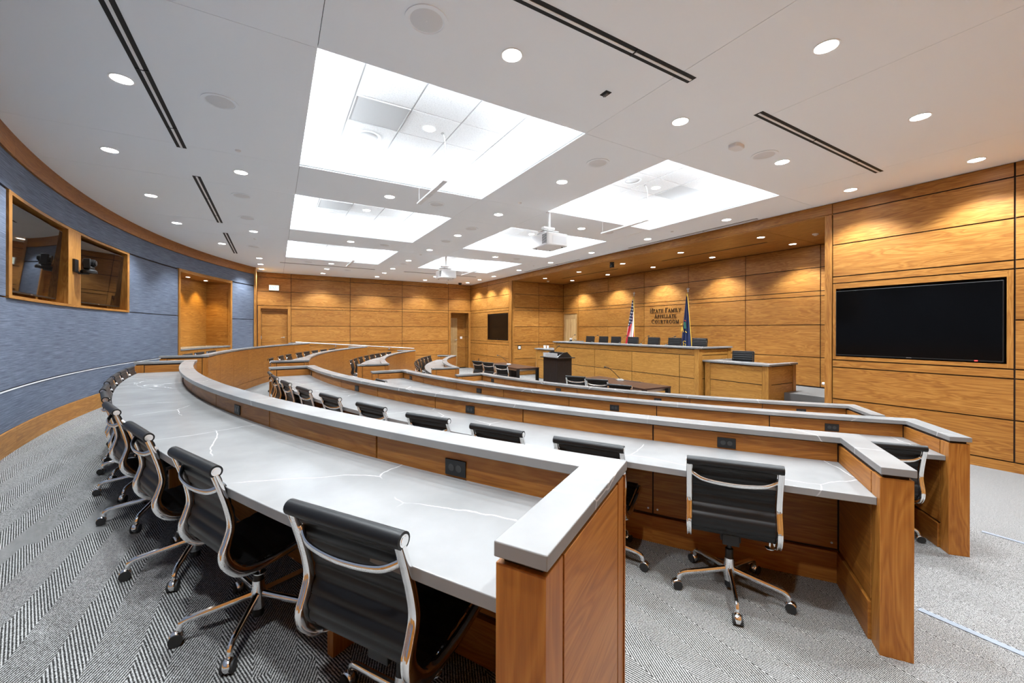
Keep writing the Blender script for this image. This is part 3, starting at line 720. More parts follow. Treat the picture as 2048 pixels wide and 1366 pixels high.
# ------------------------------------------------------------------ curved desk rows
RIN = [15.854, 14.066, 12.255, 10.357]
ZL = [H(-.503), H(-.678), H(-.852), H(-1.026)]
FO = [F1, F2, F3, F0]; FI = [F2, F3, F0, F0]
THA = [211.0, 215.48, 220.1, 221.41]; THB = [183.57, 183.33, 183.28, 183.5]
THA_FAR = [211.0, 215.48, 218.45, 216.25]; THB_FAR = [182.7, 184.1, 186.05, 187.0]
STEP = [4.28, 4.73, 5.37, 5.44]; J0 = [206.85, 210.81, 214.91, 221.25]
OUT = [[208.8, 200.42, 188.67], [184.23, 194.25, 203.48, 212.86], [185.26, 196.27, 207.14, 217.44], [186.02, 197.19, 207.67, 218.47]]
SUP = [[207.2, 198.5, 190.0], [209.0, 200.0, 191.0], [212.0, 203.0, 192.0], [214.0, 205.0, 194.0]]
WE = .14                                        # width of the end walls
def desk(i, far):
    rin, zl, fo, fi = RIN[i], ZL[i], FO[i], FI[i]
    ta, tb = (THA_FAR if far else THA)[i], (THB_FAR if far else THB)[i]
    mir = (lambda x, y: (x, 2 * CY - y)) if far else (lambda x, y: (x, y))
    sec = 'far' if far else 'near'
    nth = ['first', 'second', 'third', 'fourth'][i]
    lab = ('curved wood and pale stone desk, %s row from the blue wall, near block' % nth if not far else
           'curved wood and stone desk, %s row from the blue wall, beyond the centre aisle' % nth)
    mx, my = mir(*pol((ta + tb) / 2, rin)); base = Vector((mx, my, fi))
    root = thing('curved_desk', lab, 'desk', base, 0, 'curved courtroom desks')
    zd = zl - .17                               # desktop
    def fin(m, name, mats, bev=0):
        o = m.build(name, mats, root, bev); o.matrix_parent_inverse = Matrix.Translation(-base); return o
    def TA(u, d, z):                             # u angle, d towards the audience
        x, y = mir(*pol(u, rin + d)); return (x, y, z)
    def cyl():
        c = CylMB(TA); c.R = rin; return c
    def edge(t, r, off):                         # point on a line parallel to the radius, off = tangential offset
        x, y = pol(t, r); a = math.radians(t); return mir(x - math.sin(a) * off, y + math.cos(a) * off)
    # ledge: arc with returns at both ends
    ro = rin - .155; re = rin + .61; rc = math.sqrt(ro * ro - WE * WE)
    pts = [mir(*q) for q in arc_pts(rin, ta, tb)]
    pts += [mir(*pol(tb, re)), edge(tb, re, -WE), edge(tb, rc, -WE)]
    da = math.degrees(WE / ro)
    pts += [mir(*q) for q in arc_pts(ro, tb - da, ta + da)][1:-1]
    pts += [edge(ta, rc, WE), edge(ta, re, WE), mir(*pol(ta, re))]
    m = MB(); m.prism(pts, zl - .038, zl); fin(m, 'ledge', STONE, .003)
    # desktop
    m = MB(); pts = [mir(*q) for q in arc_pts(rin - .05, ta, tb)] + [mir(*q) for q in arc_pts(rin + .565, tb, ta)]
    m.prism(pts, zd - .04, zd); fin(m, 'desktop', STONE, .003)
    # front wall core, dark behind the reveals
    db = math.degrees(WE / rin) * .9
    c = cyl(); c.box(tb - db, ta + db, -.13, -.06, fi, zl - .039); fin(c, 'core', GAP)
    # upper strip seen over the desktop
    c = cyl(); js = [J0[i] + STEP[i] * k for k in range(-9, 4)]; js = [tb] + sorted(t for t in js if tb + .5 < t < ta - .5) + [ta]
    for a, b in zip(js, js[1:]): c.box(a + .022, b - .022, -.06, -.048, zd - .01, zl - .052)
    fin(c, 'upper_panel', CHERRY_DESK)
    # panels under the desktop facing the seats
    c = cyl()
    for a, b in zip(js, js[1:]): c.box(a + .02, b - .02, -.06, -.048, fo + .215, zd - .045)
    for a, b in zip(js, js[1:]): c.box(a, b, -.06, -.030, fo, fo + .20)
    fin(c, 'modesty_panel', CHERRY_DESK)
    # court side panels with vertical joints and a base
    c = cyl(); n = max(2, round((ta - tb) * math.radians(1) * ro / 1.12)); w_ = (ta - tb + 2 * da) / n
    for k in range(n): c.box(tb - da + k * w_ + .012, tb - da + (k + 1) * w_ - .012, -.145, -.13, fi + .19, zl - .052)
    for k in range(0, n, 2): c.box(tb - da + k * w_, min(ta + da, tb - da + (k + 2) * w_), -.145, -.13, fi, fi + .18)
    fin(c, 'front_panel', CHERRY_DESK)
    # end walls: corner posts with an inset panel
    for t, sg in ((ta, 1), (tb, -1)):
        def TE(u, d, z, t=t, sg=sg):
            x, y = edge(t, rin + u, sg * d); return (x, y, z)
        m = MB(TE); zt = zl - .056
        m.box(-.14, -.055, .012, WE - .008, fi, zt, 'z'); m.box(.495, .60, .0, WE - .008, fo, zt, 'z')
        m.box(-.045, .485, WE - .022, WE - .008, fo + .0, zt - .004, 'u' if i else 'u'); m.box(-.045, .485, .0, .012, zd - .02, zt - .004); m.box(-.03, .485, .0, .012, fo + .215, zd - .045); m.box(-.03, .485, -.012, .012, fo, fo + .20)
        m.box(-.05, .49, .013, WE - .023, fo, zl - .039, mat=1); m.box(.48, .585, .014, WE - .022, fo + .1, zl - .039, mat=1)
        fin(m, 'end_wall', [CHERRY_DESK, GAP], .002)
    for t in SUP[i]:
        if t > ta - 1 or t < tb + .6: continue
        m = MB(lambda u, d, z, t=t: (*edge(t, rin + u, d), z)); m.box(-.03, .28, -.022, .022, fo, zd - .041, 'z'); fin(m, 'support_leg', CHERRY_DESK, .002)
    for t in OUT[i]:
        if t > ta - 1 or t < tb + .6: continue
        m = MB(lambda u, d, z, t=t: (*edge(t, rin + u, d), z)); zc = zd + .047
        m.box(-.0475, -.040, -.0585, .0585, zc - .036, zc + .036); po = fin(m, 'power_outlet', BLACK, .002)
        m = MB(lambda u, d, z, t=t: (*edge(t, rin + u, d), z))
        for dd in (-.021, .021):
            m.tube([(-.041, dd, zc), (-.0385, dd, zc)], .0165, 16)
        m.build('socket_face', SOCKET, po)
    # small fixing screws of the modesty panels
    if not far and i < 3:
        m = MB(TA)
        for a, b in zip(js, js[1:]):
            for t in (a + .14, b - .14):
                p = Vector(TA(t, -.047, fo + .25)); q = Vector(TA(t, -.044, fo + .25)); mm = m.T; m.T = None; m.tube([p, q], .007, 8); m.T = mm
        fin(m, 'panel_screw', STEEL)
    return root
for i in range(4): desk(i, False)
for i in range(4): desk(i, True)

# ------------------------------------------------------------------ swivel chairs
def make_chair(upright=False):
    t = thing('swivel_chair', 'x', 'chair')
    prof = spline([(.245, .462), (.235, .476), (.18, .470), (.05, .438), (-.08, .418), (-.16, .425), (-.205, .465), (-.217, .515), (-.203, .565), (-.190, .617), (-.203, .691), (-.232, .785), (-.266, .868)], 10)
    if upright: prof = spline([(.245, .455), (.235, .472), (.18, .470), (.04, .452), (-.09, .437), (-.16, .452), (-.190, .515), (-.192, .59), (-.185, .655), (-.192, .72), (-.204, .80), (-.215, .868)], 10)
    xt = prof[-1][0]
    L = [0]
    for a, b in zip(prof, prof[1:]): L.append(L[-1] + math.dist(a, b))
    def sling(i0, i1, name, seam_off):
        path = prof[i0:i1 + 1]
        def sec(k):
            l = L[i0 + k]; rib = .0055 * abs(math.sin(PI * (l + seam_off) / .052))
            return [(-.004 - rib * .7, -.213), (-.004 - rib * .7, .213), (.004 + rib, .213), (.004 + rib, -.213)]
        # finer steps along the ribs
        m = MB(); m.sweep(path, sec); return m.build(name, LEATHER, t, sharp=50)
    # resample finely
    fine = []
    n = 190
    tot = L[-1]; j = 0
    for k in range(n + 1):
        d = tot * k / n
        while j < len(L) - 2 and L[j + 1] < d: j += 1
        f = (d - L[j]) / max(1e-9, L[j + 1] - L[j]); f = min(max(f, 0), 1)
        fine.append((prof[j][0] + (prof[j + 1][0] - prof[j][0]) * f, prof[j][1] + (prof[j + 1][1] - prof[j][1]) * f))
    prof = fine; L = [tot * k / n for k in range(n + 1)]
    cut = next(k for k in range(n) if prof[k][0] < -.155 and prof[k][1] > .45)
    sling(0, cut, 'seat', 0); sling(cut, n, 'backrest', 0)
    m = MB(); m.tube([(xt - .004, -.243, .866), (xt - .004, .243, .866)], .014 if upright else .0255, 16); m.build('top_roll', LEATHER, t)
    m = MB(); m.tube([(.242, -.213, .457), (.242, .213, .457)], .016, 12); m.build('front_roll', LEATHER, t)
    for y in (-1, 1):
        m = MB(); m.tube([(xt - .004, y * .240, .866), (xt - .004, y * .2445, .866)], .010 if upright else .018, 16); m.tube([(xt - .004, y * .243, .866), (xt - .004, y * .2455, .866)], .008 if upright else .013, 12); m.build('end_cap', CHROME, t)
        m = MB(); m.tube([(.242, y * .213, .457), (.242, y * .232, .457)], .013, 12); m.build('seat_end_cap', CHROME, t)
    # cast side frames follow the sling and swell around the seat bend
    fr = spline([(.25, .455), (.15, .437), (.03, .408), (-.09, .394), (-.17, .405), (-.220, .452), (-.235, .506), (-.224, .555), (-.211, .615), (-.223, .691), (-.248, .778), (-.272, .850)], 6)
    if upright: fr = spline([(.25, .452), (.12, .447), (-.02, .426), (-.11, .408), (-.175, .420), (-.206, .47), (-.210, .53), (-.207, .60), (-.204, .655), (-.210, .715), (-.220, .79), (-.228, .85)], 6)
    for y in (-1, 1):
        def sec(k, y=y):
            f = k / (len(fr) - 1); wd = .012 + .013 * math.exp(-((f - .43) / .15) ** 2)
            q = [(wd, -.012), (wd, -.006), (wd - .006, -.004), (wd - .006, .004), (wd, .006), (wd, .012), (wd * .7, .016), (-wd * .7, .016), (-wd, .012), (-wd, -.012), (-wd * .7, -.015), (wd * .7, -.015)]
            return [(a, y * b) for a, b in q]
        m = MB(); m.sweep(fr, sec, y * .2295); m.build('side_frame', BLACK if upright else CHROME, t, sharp=60)
    # bowed stretcher behind the backrest
    pts = [(-.232, -.222, .800), (-.250, -.205, .782), (-.272, -.14, .760), (-.282, 0, .752), (-.272, .14, .760), (-.250, .205, .782), (-.232, .222, .800)]
    m = MB(); m.tube(spline(pts, 6), .0135, 10, sq=.6); m.build('back_stretcher', CHROME, t)
    m = MB()
    m.box(-.09, .06, -.055, .055, .345, .405); m.box(-.125, -.09, -.045, .045, .335, .40); m.tube([(-.03, -.222, .402), (-.03, .222, .402)], .013, 10); m.tube([(-.10, -.222, .395), (-.10, .222, .395)], .010, 8)
    for y in (-1, 1): m.box(-.05, .10, y * .17 - .012, y * .17 + .012, .392, .425); m.tube([(-.02, y * .05, .385), (.05, y * .15, .41)], .009, 8)
    m.build('tilt_mechanism', BLACK, t, .004)
    m = MB(); m.tube([(-.03, .05, .37), (-.03, .215, .372)], .006, 8, mat=1); m.tube([(-.03, .205, .372), (-.03, .235, .372)], .014, 12, mat=1); m.build('tension_knob', [CHROME, BLACK], t)
    m = MB(); m.lathe([(.026, .03), (.026, .205), (.023, .21), (.023, .262), (.0135, .268), (.0135, .345)], 16, mat=1); m.build('gas_column', [STEEL, BLACK], t)
    m = MB(); m.lathe([(.028, .066), (.031, .09), (.034, .13), (.031, .165), (.027, .205), (.022, .206)], 20); m.build('hub', CHROME, t)
    m = MB(); m.lathe([(.0001, .344), (.024, .346), (.026, .352), (.006, .357), (.006, .398), (.0001, .398)], 16, (-.085, -.205, 0)); m.build('lever', CHROME, t)
    leg0 = None
    lp = spline([(.018, 0, .138), (.09, 0, .128), (.20, 0, .114), (.268, 0, .106), (.296, 0, .096), (.308, 0, .078), (.310, 0, .060)], 4)
    for k in range(5):
        if leg0 is None:
            m = MB(); n_ = len(lp); m.tube(lp, [.019 - .006 * (q / (n_ - 1)) for q in range(n_)], 10, sq=.85); leg0 = m.build('leg', CHROME, t)
            m = MB(); m.tube([(.310, 0, .064), (.310, 0, .050)], .009, 8, mat=0)
            hood = [(.0001, -.0185), (.020, -.0185), (.027, -.014), (.0295, -.006), (.0295, .006), (.027, .014), (.020, .0185), (.0001, .0185)]
            m.lathe(hood, 18, (.322, 0, .033), Matrix.Rotation(PI / 2, 3, 'X'), mat=0)
            for y in (-1, 1): m.tube([(.322, y * .012, .0285), (.322, y * .0245, .0285)], .0275, 18, mat=1)
            c0 = m.build('caster', [CHROME, RUBBER], leg0, sharp=40); lg = leg0
        else:
            lg = leg0.copy(); S.collection.objects.link(lg); lg.parent = t
            c = c0.copy(); S.collection.objects.link(c); c.parent = lg
        lg.rotation_euler = (0, 0, 2 * PI * k / 5)
    return t
chair0 = make_chair(); CH = snapshot(chair0); chair1 = make_chair(True); CH1 = snapshot(chair1); used = {}
def put_chair(x, y, z, heading, label, group, legrot=None, up=False):
    if up not in used: o = used[up] = chair1 if up else chair0
    else: o = dup(CH1 if up else CH)
    o.location = (x, y, z); o.rotation_euler = (0, 0, heading); o['label'] = label; o['group'] = group
    if legrot is not None:
        k = 0
        for c in children(o):
            if c.name.startswith('leg'): c.rotation_euler = (0, 0, math.radians(legrot) - heading + 2 * PI * k / 5); k += 1
    return o
def row_chairs(i, ths, far, labels, group, rh=.375, rots={}, legs={}):
    for k, t in enumerate(ths):
        x, y = pol(t, RIN[i] + rh); h = math.radians(t) + PI
        if far: y = 2 * CY - y; h = -h
        put_chair(x, y, FO[i], h + math.radians(rots.get(k, 0)), labels(k), group, legs.get(k, random.uniform(0, 72)))
nthc = ordn
row_chairs(0, [209.05, 205.4, 202.25, 198.6, 195.9, 193.6, 191.0, 188.65, 186.6, 184.55], False,
  lambda k: 'black chrome swivel chair, %s from the near end of the desk nearest the blue wall' % nthc[k], 'chairs at the nearest curved desk', .345, {0: 4, 3: 2, 5: -2}, {0: 116, 1: 36, 2: 44, 3: 42})
row_chairs(1, [212.9, 209.62, 206.76, 203.8, 200.6, 197.2, 194.0, 190.7, 187.3, 184.6], False,
  lambda k: 'black chrome swivel chair, %s from the near end of the second curved desk' % nthc[k], 'chairs at the second curved desk', .345, {0: 3, 3: 4}, {0: 3})
row_chairs(2, [218.2, 187.1], False, lambda k: ('black swivel chair at the near end of the third curved desk', 'black chair top peeking over the second desk, at the third curved desk')[k], 'chairs at the third curved desk', .43, {}, {0: 20})
row_chairs(0, [188.9, 191.4, 193.9], True, lambda k: 'black chair top above the pale ledge below the niche, %s from the aisle' % nthc[k], 'chairs behind the far block, row nearest the blue wall')
row_chairs(1, [191.1, 195.1, 197.9, 201.5, 204.1, 206.8, 209.6, 212.3], True, lambda k: 'black swivel chair at the second far-block desk, %s from the centre aisle' % nthc[k], 'chairs at the second far desk', .60)
row_chairs(2, [197.3, 200.5, 203.7, 206.9, 209.7, 212.3, 214.9, 217.4], True, lambda k: 'black swivel chair at the third far-block desk, %s from the centre aisle' % nthc[k], 'chairs at the third far desk', .62)
row_chairs(3, [188.7, 191.4, 194.2, 197.6, 201.2, 205.2, 208.6, 211.7, 214.6], True, lambda k: 'black swivel chair at the frontmost far-block desk, %s from the centre aisle' % nthc[k], 'chairs at the frontmost far desk', .60)
# judges, witness and counsel
for k, y in enumerate((12.28, 11.53, 10.88, 10.06, 9.165, 8.355, 7.50)):
    put_chair(10.53, y, H(-1.10), PI, 'black ribbed chair behind the bench, %s from the far door' % nthc[k], 'chairs behind the judges bench', None, True)
put_chair(9.76, 5.72, H(-1.376), PI + .25, 'black ribbed chair alone behind the low witness stand right of the bench', 'witness chair', None, True)
for k, (x, y, r) in enumerate(((6.10, 7.30, .75), (6.14, 6.66, .80), (5.92, 5.75, .70))):
    put_chair(x, y, 0, r - .3, 'black chair at the counsel table right of the lectern, %s from the lectern' % nthc[k], 'chairs at the counsel table right of the lectern')
for k, (x, y, r) in enumerate(((6.10, 12.36, .30), (6.16, 11.72, .35), (6.08, 10.72, .40))):
    put_chair(x, y, 0, r, 'black chair at the counsel table left of the lectern, %s from the far wall' % nthc[k], 'chairs at the counsel table left of the lectern')

# ------------------------------------------------------------------ bench, witness stand, clerk stand
def counter(name, label, cat, x0, x1, y0, y1, ztop, vj, hj, band=None):
    """panelled counter whose front faces -X; y0 side faces the viewer"""
    root = thing(name, label, cat, (x0, (y0 + y1) / 2, 0)); O = Vector(root.location)
    def fin(m, nm, mats, bev=0):
        o = m.build(nm, mats, root, bev); o.matrix_parent_inverse = Matrix.Translation(-O); return o
    zt = H(ztop)
    m = MB(); m.prism([(x0 - .04, y0 - .04), (x1, y0 - .04), (x1, y0 + .12), (x0 + .40, y0 + .12), (x0 + .40, y1 - .12), (x1, y1 - .12), (x1, y1 + .04), (x0 - .04, y1 + .04)], zt - .04, zt); fin(m, 'countertop', STONE, .003)
    m = MB(); m.box(x0 + .022, x0 + .08, y0 + .022, y1 - .022, 0, zt - .05); m.box(x0 + .022, x1 - .02, y0 + .022, y0 + .09, 0, zt - .05); m.box(x0 + .022, x1 - .02, y1 - .09, y1 - .022, 0, zt - .05); fin(m, 'core', GAP)
    for a, b, c, d in ((x0, x0 + .13, y0, y0 + .13), (x0, x0 + .13, y1 - .13, y1), (x1 - .13, x1, y0, y0 + .10), (x1 - .13, x1, y1 - .10, y1)):
        m = MB(); m.box(a, b, c, d, 0, zt - .05, 'z'); fin(m, 'corner_post', CHERRY_BENCH, .002)
    def T_f(u, d, z): return (x0 + .010 - d, u, z)
    def T_s(u, d, z): return (u, y0 + .010 - d, z)
    m = MB(T_f); zz = [0] + [H(h) for h in hj] + [zt - .055]; yy = [y0 + .13] + vj + [y1 - .13]
    for a, b in zip(zz, zz[1:]):
        top = band and b == zz[-1]
        for c, d in ([(yy[0], yy[-1])] if top else list(zip(yy, yy[1:]))): m.box(c + G, d - G, -.012, 0, a + G, b - G)
    fin(m, 'front_panel', CHERRY_BENCH)
    m = MB(T_s)
    for a, b in zip(zz, zz[1:]): m.box(x0 + .13 + G, x1 - .13 - G, -.012, 0, a + G, b - G)
    fin(m, 'side_panel', CHERRY_BENCH)
    return root
counter('judges_bench', 'long panelled wooden judges bench with white stone top', 'bench', 9.0, 10.33, 6.30, 12.29, -.405, [6.87, 8.48, 10.075, 11.70], [-1.19, -.611], True)
counter('witness_stand', 'low wooden witness stand with pale stone top right of the bench', 'witness stand', 9.173, 10.34, 4.766, 6.26, -.724, [], [-1.18])
counter('clerk_stand', 'low wooden clerk stand with stone top left of the bench, carrying two cups', 'desk', 9.173, 10.34, 12.32, 13.78, -.724, [], [-1.18])
def cup(x, y, h, r, hh, label, dark=False):
    t = thing('cup', label, 'cup', (x, y, H(h)))
    m = MB(); m.lathe([(r * .75, 0), (r, hh), (r * .93, hh), (r * .7, .006), (.0001, .006)], 18); m.build('body', WHITE, t)
    if dark: m = MB(); m.lathe([(r * .76, .0), (r * .92, hh * .5), (r * .90, hh * .5)], 18); m.build('sleeve', BLACK, t)
cup(9.5, 13.62, -.724, .055, .11, 'plain white cup on the clerk stand, farther from the bench'); cup(9.5, 13.41, -.724, .05, .11, 'white cup with a dark mark on the clerk stand, nearer the bench')
m_ = MB(); m_.box(9.447, 9.452, 13.395, 13.425, H(-.69), H(-.65)); m_.build('printed_mark', BLACK, bpy.data.objects['cup.001']).matrix_parent_inverse = Matrix.Translation((-9.5, -13.41, -H(-.724)))
cup(9.6, 12.05, -.405, .05, .12, 'white cup with black sleeve at the far end of the judges bench', True)
# gooseneck microphones
def gooseneck(name, label, x, y, z, hd, length, rise, big=True, group=None):
    t = thing(name, label, 'microphone', (x, y, z), hd, group)
    m = MB()
    if big: m.prism([(-.09, -.06), (.06, -.075), (.09, -.05), (.09, .05), (.06, .075), (-.09, .06)], 0, .022); m.prism([(-.06, -.04), (.05, -.05), (.05, .05), (-.06, .04)], .022, .04)
    else: m.lathe([(.045, 0), (.045, .012), (.012, .03)], 16)
    m.build('base', STEEL if big else BLACK, t, .006 if big else 0)
    P = spline([(0, 0, .03), (-.05 * length, 0, rise * .18), (-.45 * length, 0, rise * .62), (-.8 * length, 0, rise * .93), (-length, 0, rise)], 5)
    m = MB(); m.tube(P, .0065 if big else .0035, 8); m.build('gooseneck', BLACK, t)
    m = MB(); m.tube([P[-1], (P[-1][0] - .05, 0, P[-1][2] + .005)], .014, 10); m.build('capsule', BLACK, t)
    return t
for k, y in enumerate((11.80, 10.60, 9.30, 8.45, 7.55)):
    gooseneck('gooseneck_microphone', 'thin gooseneck microphone on the judges bench, %s from the clerk stand' % nthc[k], 9.35, y, H(-.405), PI / 2 if k < 4 else PI / 2, .26, .24, False, 'microphones on the judges bench')

# counsel tables
def counsel(label, x0, x1, y0, y1, near_leg):
    t = thing('counsel_table', label, 'table', ((x0 + x1) / 2, (y0 + y1) / 2, 0), 0, 'counsel tables')
    hx, hy = (x1 - x0) / 2, (y1 - y0) / 2
    m = MB(); m.box(-hx, hx, -hy, hy, .715, .75, 'd'); m.build('tabletop', WALNUT, t, .004)
    m = MB()
    for q in ((-hx + .06, -hx + .08, -hy + .08, hy - .08), (hx - .08, hx - .06, -hy + .08, hy - .08)): m.box(*q, .655, .714)
    m.box(-hx + .08, hx - .08, -hy + .08, -hy + .1, .655, .714); m.box(-hx + .08, hx - .08, hy - .1, hy - .08, .655, .714); m.build('apron', STEEL, t)
    for sx in (-1, 1):
        for sy in (-1, 1):
            m = MB(); m.box(sx * (hx - .045) - .04, sx * (hx - .045) + .04, sy * (hy - .045) - .04, sy * (hy - .045) + .04, 0, .714, 'z'); m.build('leg', BLACK, t, .003)
    m = MB(); m.box(-.12, .12, -.25, .25, .0, .714, 'z'); m.build('pedestal', ESPRESSO, t, .003)
    return t
counsel('dark walnut counsel table right of the lectern, with microphone', 6.40, 7.20, 5.69, 7.86, 0)
counsel('dark walnut counsel table left of the lectern, with microphone', 6.40, 7.20, 10.62, 12.85, 0)
gooseneck('desk_microphone', 'silver based gooseneck microphone on the counsel table right of the lectern', 6.98, 6.93, .75, -.52, .33, .31)
gooseneck('desk_microphone', 'silver based gooseneck microphone on the counsel table left of the lectern', 6.88, 11.98, .75, -.5, .36, .31)
bpy.data.objects['desk_microphone'].rotation_euler[2] = -.52; bpy.data.objects['desk_microphone.001'].rotation_euler[2] = -.5
m_ = MB(); m_.tube(spline([(7.05, 6.93, .754), (7.08, 6.80, .754), (7.06, 6.62, .754), (7.14, 6.45, .754)], 6), .005, 6); tag(m_.build('microphone_cable', BLACK), 'thin black cable behind the microphone on the counsel table right of the lectern', 'cable')
# lectern
t = thing('lectern', 'dark brown lectern with grey top panel in front of the bench', 'lectern', (7.49, 10.06, 0))
m = MB(); m.box(-.27, .27, -.36, .36, 0, 1.08, 'z'); m.build('body', ESPRESSO, t, .003)
m = MB(); m.box(-.272, -.268, -.004, .004, .02, 1.06); m.box(-.004, .004, -.362, -.358, .02, 1.06); m.build('door_gap', SLOT, t)
m = MB(); m.box(-.34, .34, -.44, .44, 1.08, 1.105, 'd'); m.build('top_board', ESPRESSO, t, .003)
m = MB(); m.box(-.28, -.265, -.36, .36, 1.105, 1.235); m.build('grey_panel', plain('lectern_grey', (.40, .40, .40), .5), t, .003)
m = MB(); m.prism([(-.26, 0), (.28, 0), (.10, .16), (-.06, .14)], -.36, -.34); 
for i_, p_ in enumerate(m.v): m.v[i_] = (p_[0], p_[2] + .0, 1.105 + p_[1])
m2 = MB(); m2.prism([(-.26, 0), (.28, 0), (.10, .16), (-.06, .14)], .34, .36)
for i_, p_ in enumerate(m2.v): m2.v[i_] = (p_[0], p_[2], 1.105 + p_[1])
off = len(m.v); m.v += m2.v; m.f += [tuple(a + off for a in f) for f in m2.f]; m.uv += m2.uv; m.mi += m2.mi; m.sm += m2.sm
m.box(.02, .10, -.34, .34, 1.105, 1.25); m.build('console', BLACK, t)
m = MB(); m.lathe([(.05, 0), (.05, .012), (.015, .03), (.0001, .03)], 16, (-.12, -.20, 1.105)); m.tube([(-.12, -.20, 1.13), (-.05, -.20, 1.18)], .006, 8); m.build('reading_lamp_base', STEEL, t)
m = MB(); P = spline([(-.15, .12, 1.11), (-.14, .06, 1.22), (-.12, -.08, 1.36), (-.10, -.20, 1.44)], 6); m.tube(P, .006, 8); m.tube([P[-1], (-.095, -.235, 1.455)], .013, 10); m.build('gooseneck_microphone', BLACK, t)
m = MB(); m.box(-.05, .05, .22, .30, 1.105, 1.27); m.build('control_screen', BLACK, t, .004)

# ------------------------------------------------------------------ flags, lettering, signs and switches
def us_flag_mat():
    m, nt, b = mat_new('striped_flag_cloth'); L = nt.links.new
    uv = N(nt, 'ShaderNodeUVMap'); sp_ = N(nt, 'ShaderNodeSeparateXYZ'); L(uv.outputs[0], sp_.inputs[0]); u, v = sp_.outputs[0], sp_.outputs[1]
    st = math_n(nt, 'GREATER_THAN', math_n(nt, 'FRACT', math_n(nt, 'ADD', math_n(nt, 'MULTIPLY', u, 3.4), math_n(nt, 'MULTIPLY', v, 1.1))), .5)
    mx = N(nt, 'ShaderNodeMixRGB'); L(st, mx.inputs[0]); mx.inputs[1].default_value = (.48, .012, .025, 1); mx.inputs[2].default_value = (.78, .76, .74, 1)
    # stars: dots on a staggered grid
    gv = math_n(nt, 'MULTIPLY', v, 15.0); gu = math_n(nt, 'ADD', math_n(nt, 'MULTIPLY', u, 7.0), math_n(nt, 'MULTIPLY', math_n(nt, 'MODULO', math_n(nt, 'FLOOR', gv), 2.0), .5))
    du = math_n(nt, 'SUBTRACT', math_n(nt, 'FRACT', gu), .5); dv = math_n(nt, 'SUBTRACT', math_n(nt, 'FRACT', gv), .5)
    rr = math_n(nt, 'SQRT', math_n(nt, 'ADD', math_n(nt, 'MULTIPLY', du, du), math_n(nt, 'MULTIPLY', dv, dv)))
    star = math_n(nt, 'LESS_THAN', rr, .27)
    mb_ = N(nt, 'ShaderNodeMixRGB'); L(star, mb_.inputs[0]); mb_.inputs[1].default_value = (.012, .016, .06, 1); mb_.inputs[2].default_value = (.8, .8, .8, 1)
    can = math_n(nt, 'LESS_THAN', math_n(nt, 'ADD', v, math_n(nt, 'MULTIPLY', u, .16)), .62)
    can = math_n(nt, 'MULTIPLY', can, math_n(nt, 'LESS_THAN', math_n(nt, 'SUBTRACT', u, math_n(nt, 'MULTIPLY', math_n(nt, 'SUBTRACT', .45, v), 1.2)), .74))
    mm = N(nt, 'ShaderNodeMixRGB'); L(can, mm.inputs[0]); L(mx.outputs[0], mm.inputs[1]); L(mb_.outputs[0], mm.inputs[2])
    L(mm.outputs[0], b.inputs['Base Color']); b.inputs['Roughness'].default_value = .7
    return m
def flag(name, label, x, y, ztop, mat, wb, lean):
    zf = H(-1.10) if y < 12.3 else H(-1.376)
    t = thing(name, label, 'flag', (x, y, zf))
    hh = H(ztop) - zf
    m = MB(); m.lathe([(.14, 0), (.14, .02), (.05, .05), (.03, .09)], 20); m.build('stand', BRONZE, t)
    m = MB(); m.tube([(0, 0, .05), (0, 0, hh)], .014, 10); m.build('pole', CHERRY_DOOR, t)
    m = MB(); m.lathe([(.014, hh), (.028, hh + .02), (.014, hh + .04), (.02, hh + .06), (.012, hh + .10), (.0001, hh + .17)], 12); m.box(-.006, .006, -.05, .05, hh + .09, hh + .11); m.build('finial', STEEL, t)
    m = MB(); nu, nv = 28, 40; idx = []
    for j in range(nv + 1):
        v = j / nv; z = hh - .10 - v * 1.62
        wid = .035 + wb * v ** .85
        row = []
        for i in range(nu + 1):
            u = i / nu
            yy = -(u - .5) * wid + lean * v
            xx = -.05 - .035 * math.sin(u * PI * 5 + 1.2 * v) * (.3 + v) - .05 * v
            row.append(m.pt((xx, yy, z - .10 * u * v)))
        idx.append(row)
    for j in range(nv):
        for i in range(nu):
            m.face((idx[j][i], idx[j][i + 1], idx[j + 1][i + 1], idx[j + 1][i]), [(i / nu, j / nv), ((i + 1) / nu, j / nv), ((i + 1) / nu, (j + 1) / nv), (i / nu, (j + 1) / nv)], 0, True)
    cl = m.build('cloth', mat, t, sharp=180)
    sl = cl.modifiers.new('thick', 'SOLIDIFY'); sl.thickness = .006
    m = MB(); e = [m_v for m_v in ([Vector(m.v[0])] if m.v else [])]
    P = []
    for j in range(nv + 1):
        v = j / nv; wid = .035 + wb * v ** .85; P.append((-.05 - .035 * math.sin(PI * 5 + 1.2 * v) * (.3 + v) - .05 * v, -.5 * wid + lean * v, hh - .10 - v * 1.62 - .10 * v))
    m.tube(P, .012, 6); m.tube([(-.03, .03, hh - .05), (-.05, .0, hh - .14), (-.045, -.02, hh - .06)], .014, 6); m.build('fringe', GOLD, t)
    return t
flag('flag', 'striped national flag with white stars on a pole behind the bench', 11.12, 10.37, 1.24, us_flag_mat(), .33, .10)
f2 = flag('flag', 'dark blue flag with gold fringe on a pole right of the lettering', 11.12, 8.17, 1.20, NAVY, .30, -.02)
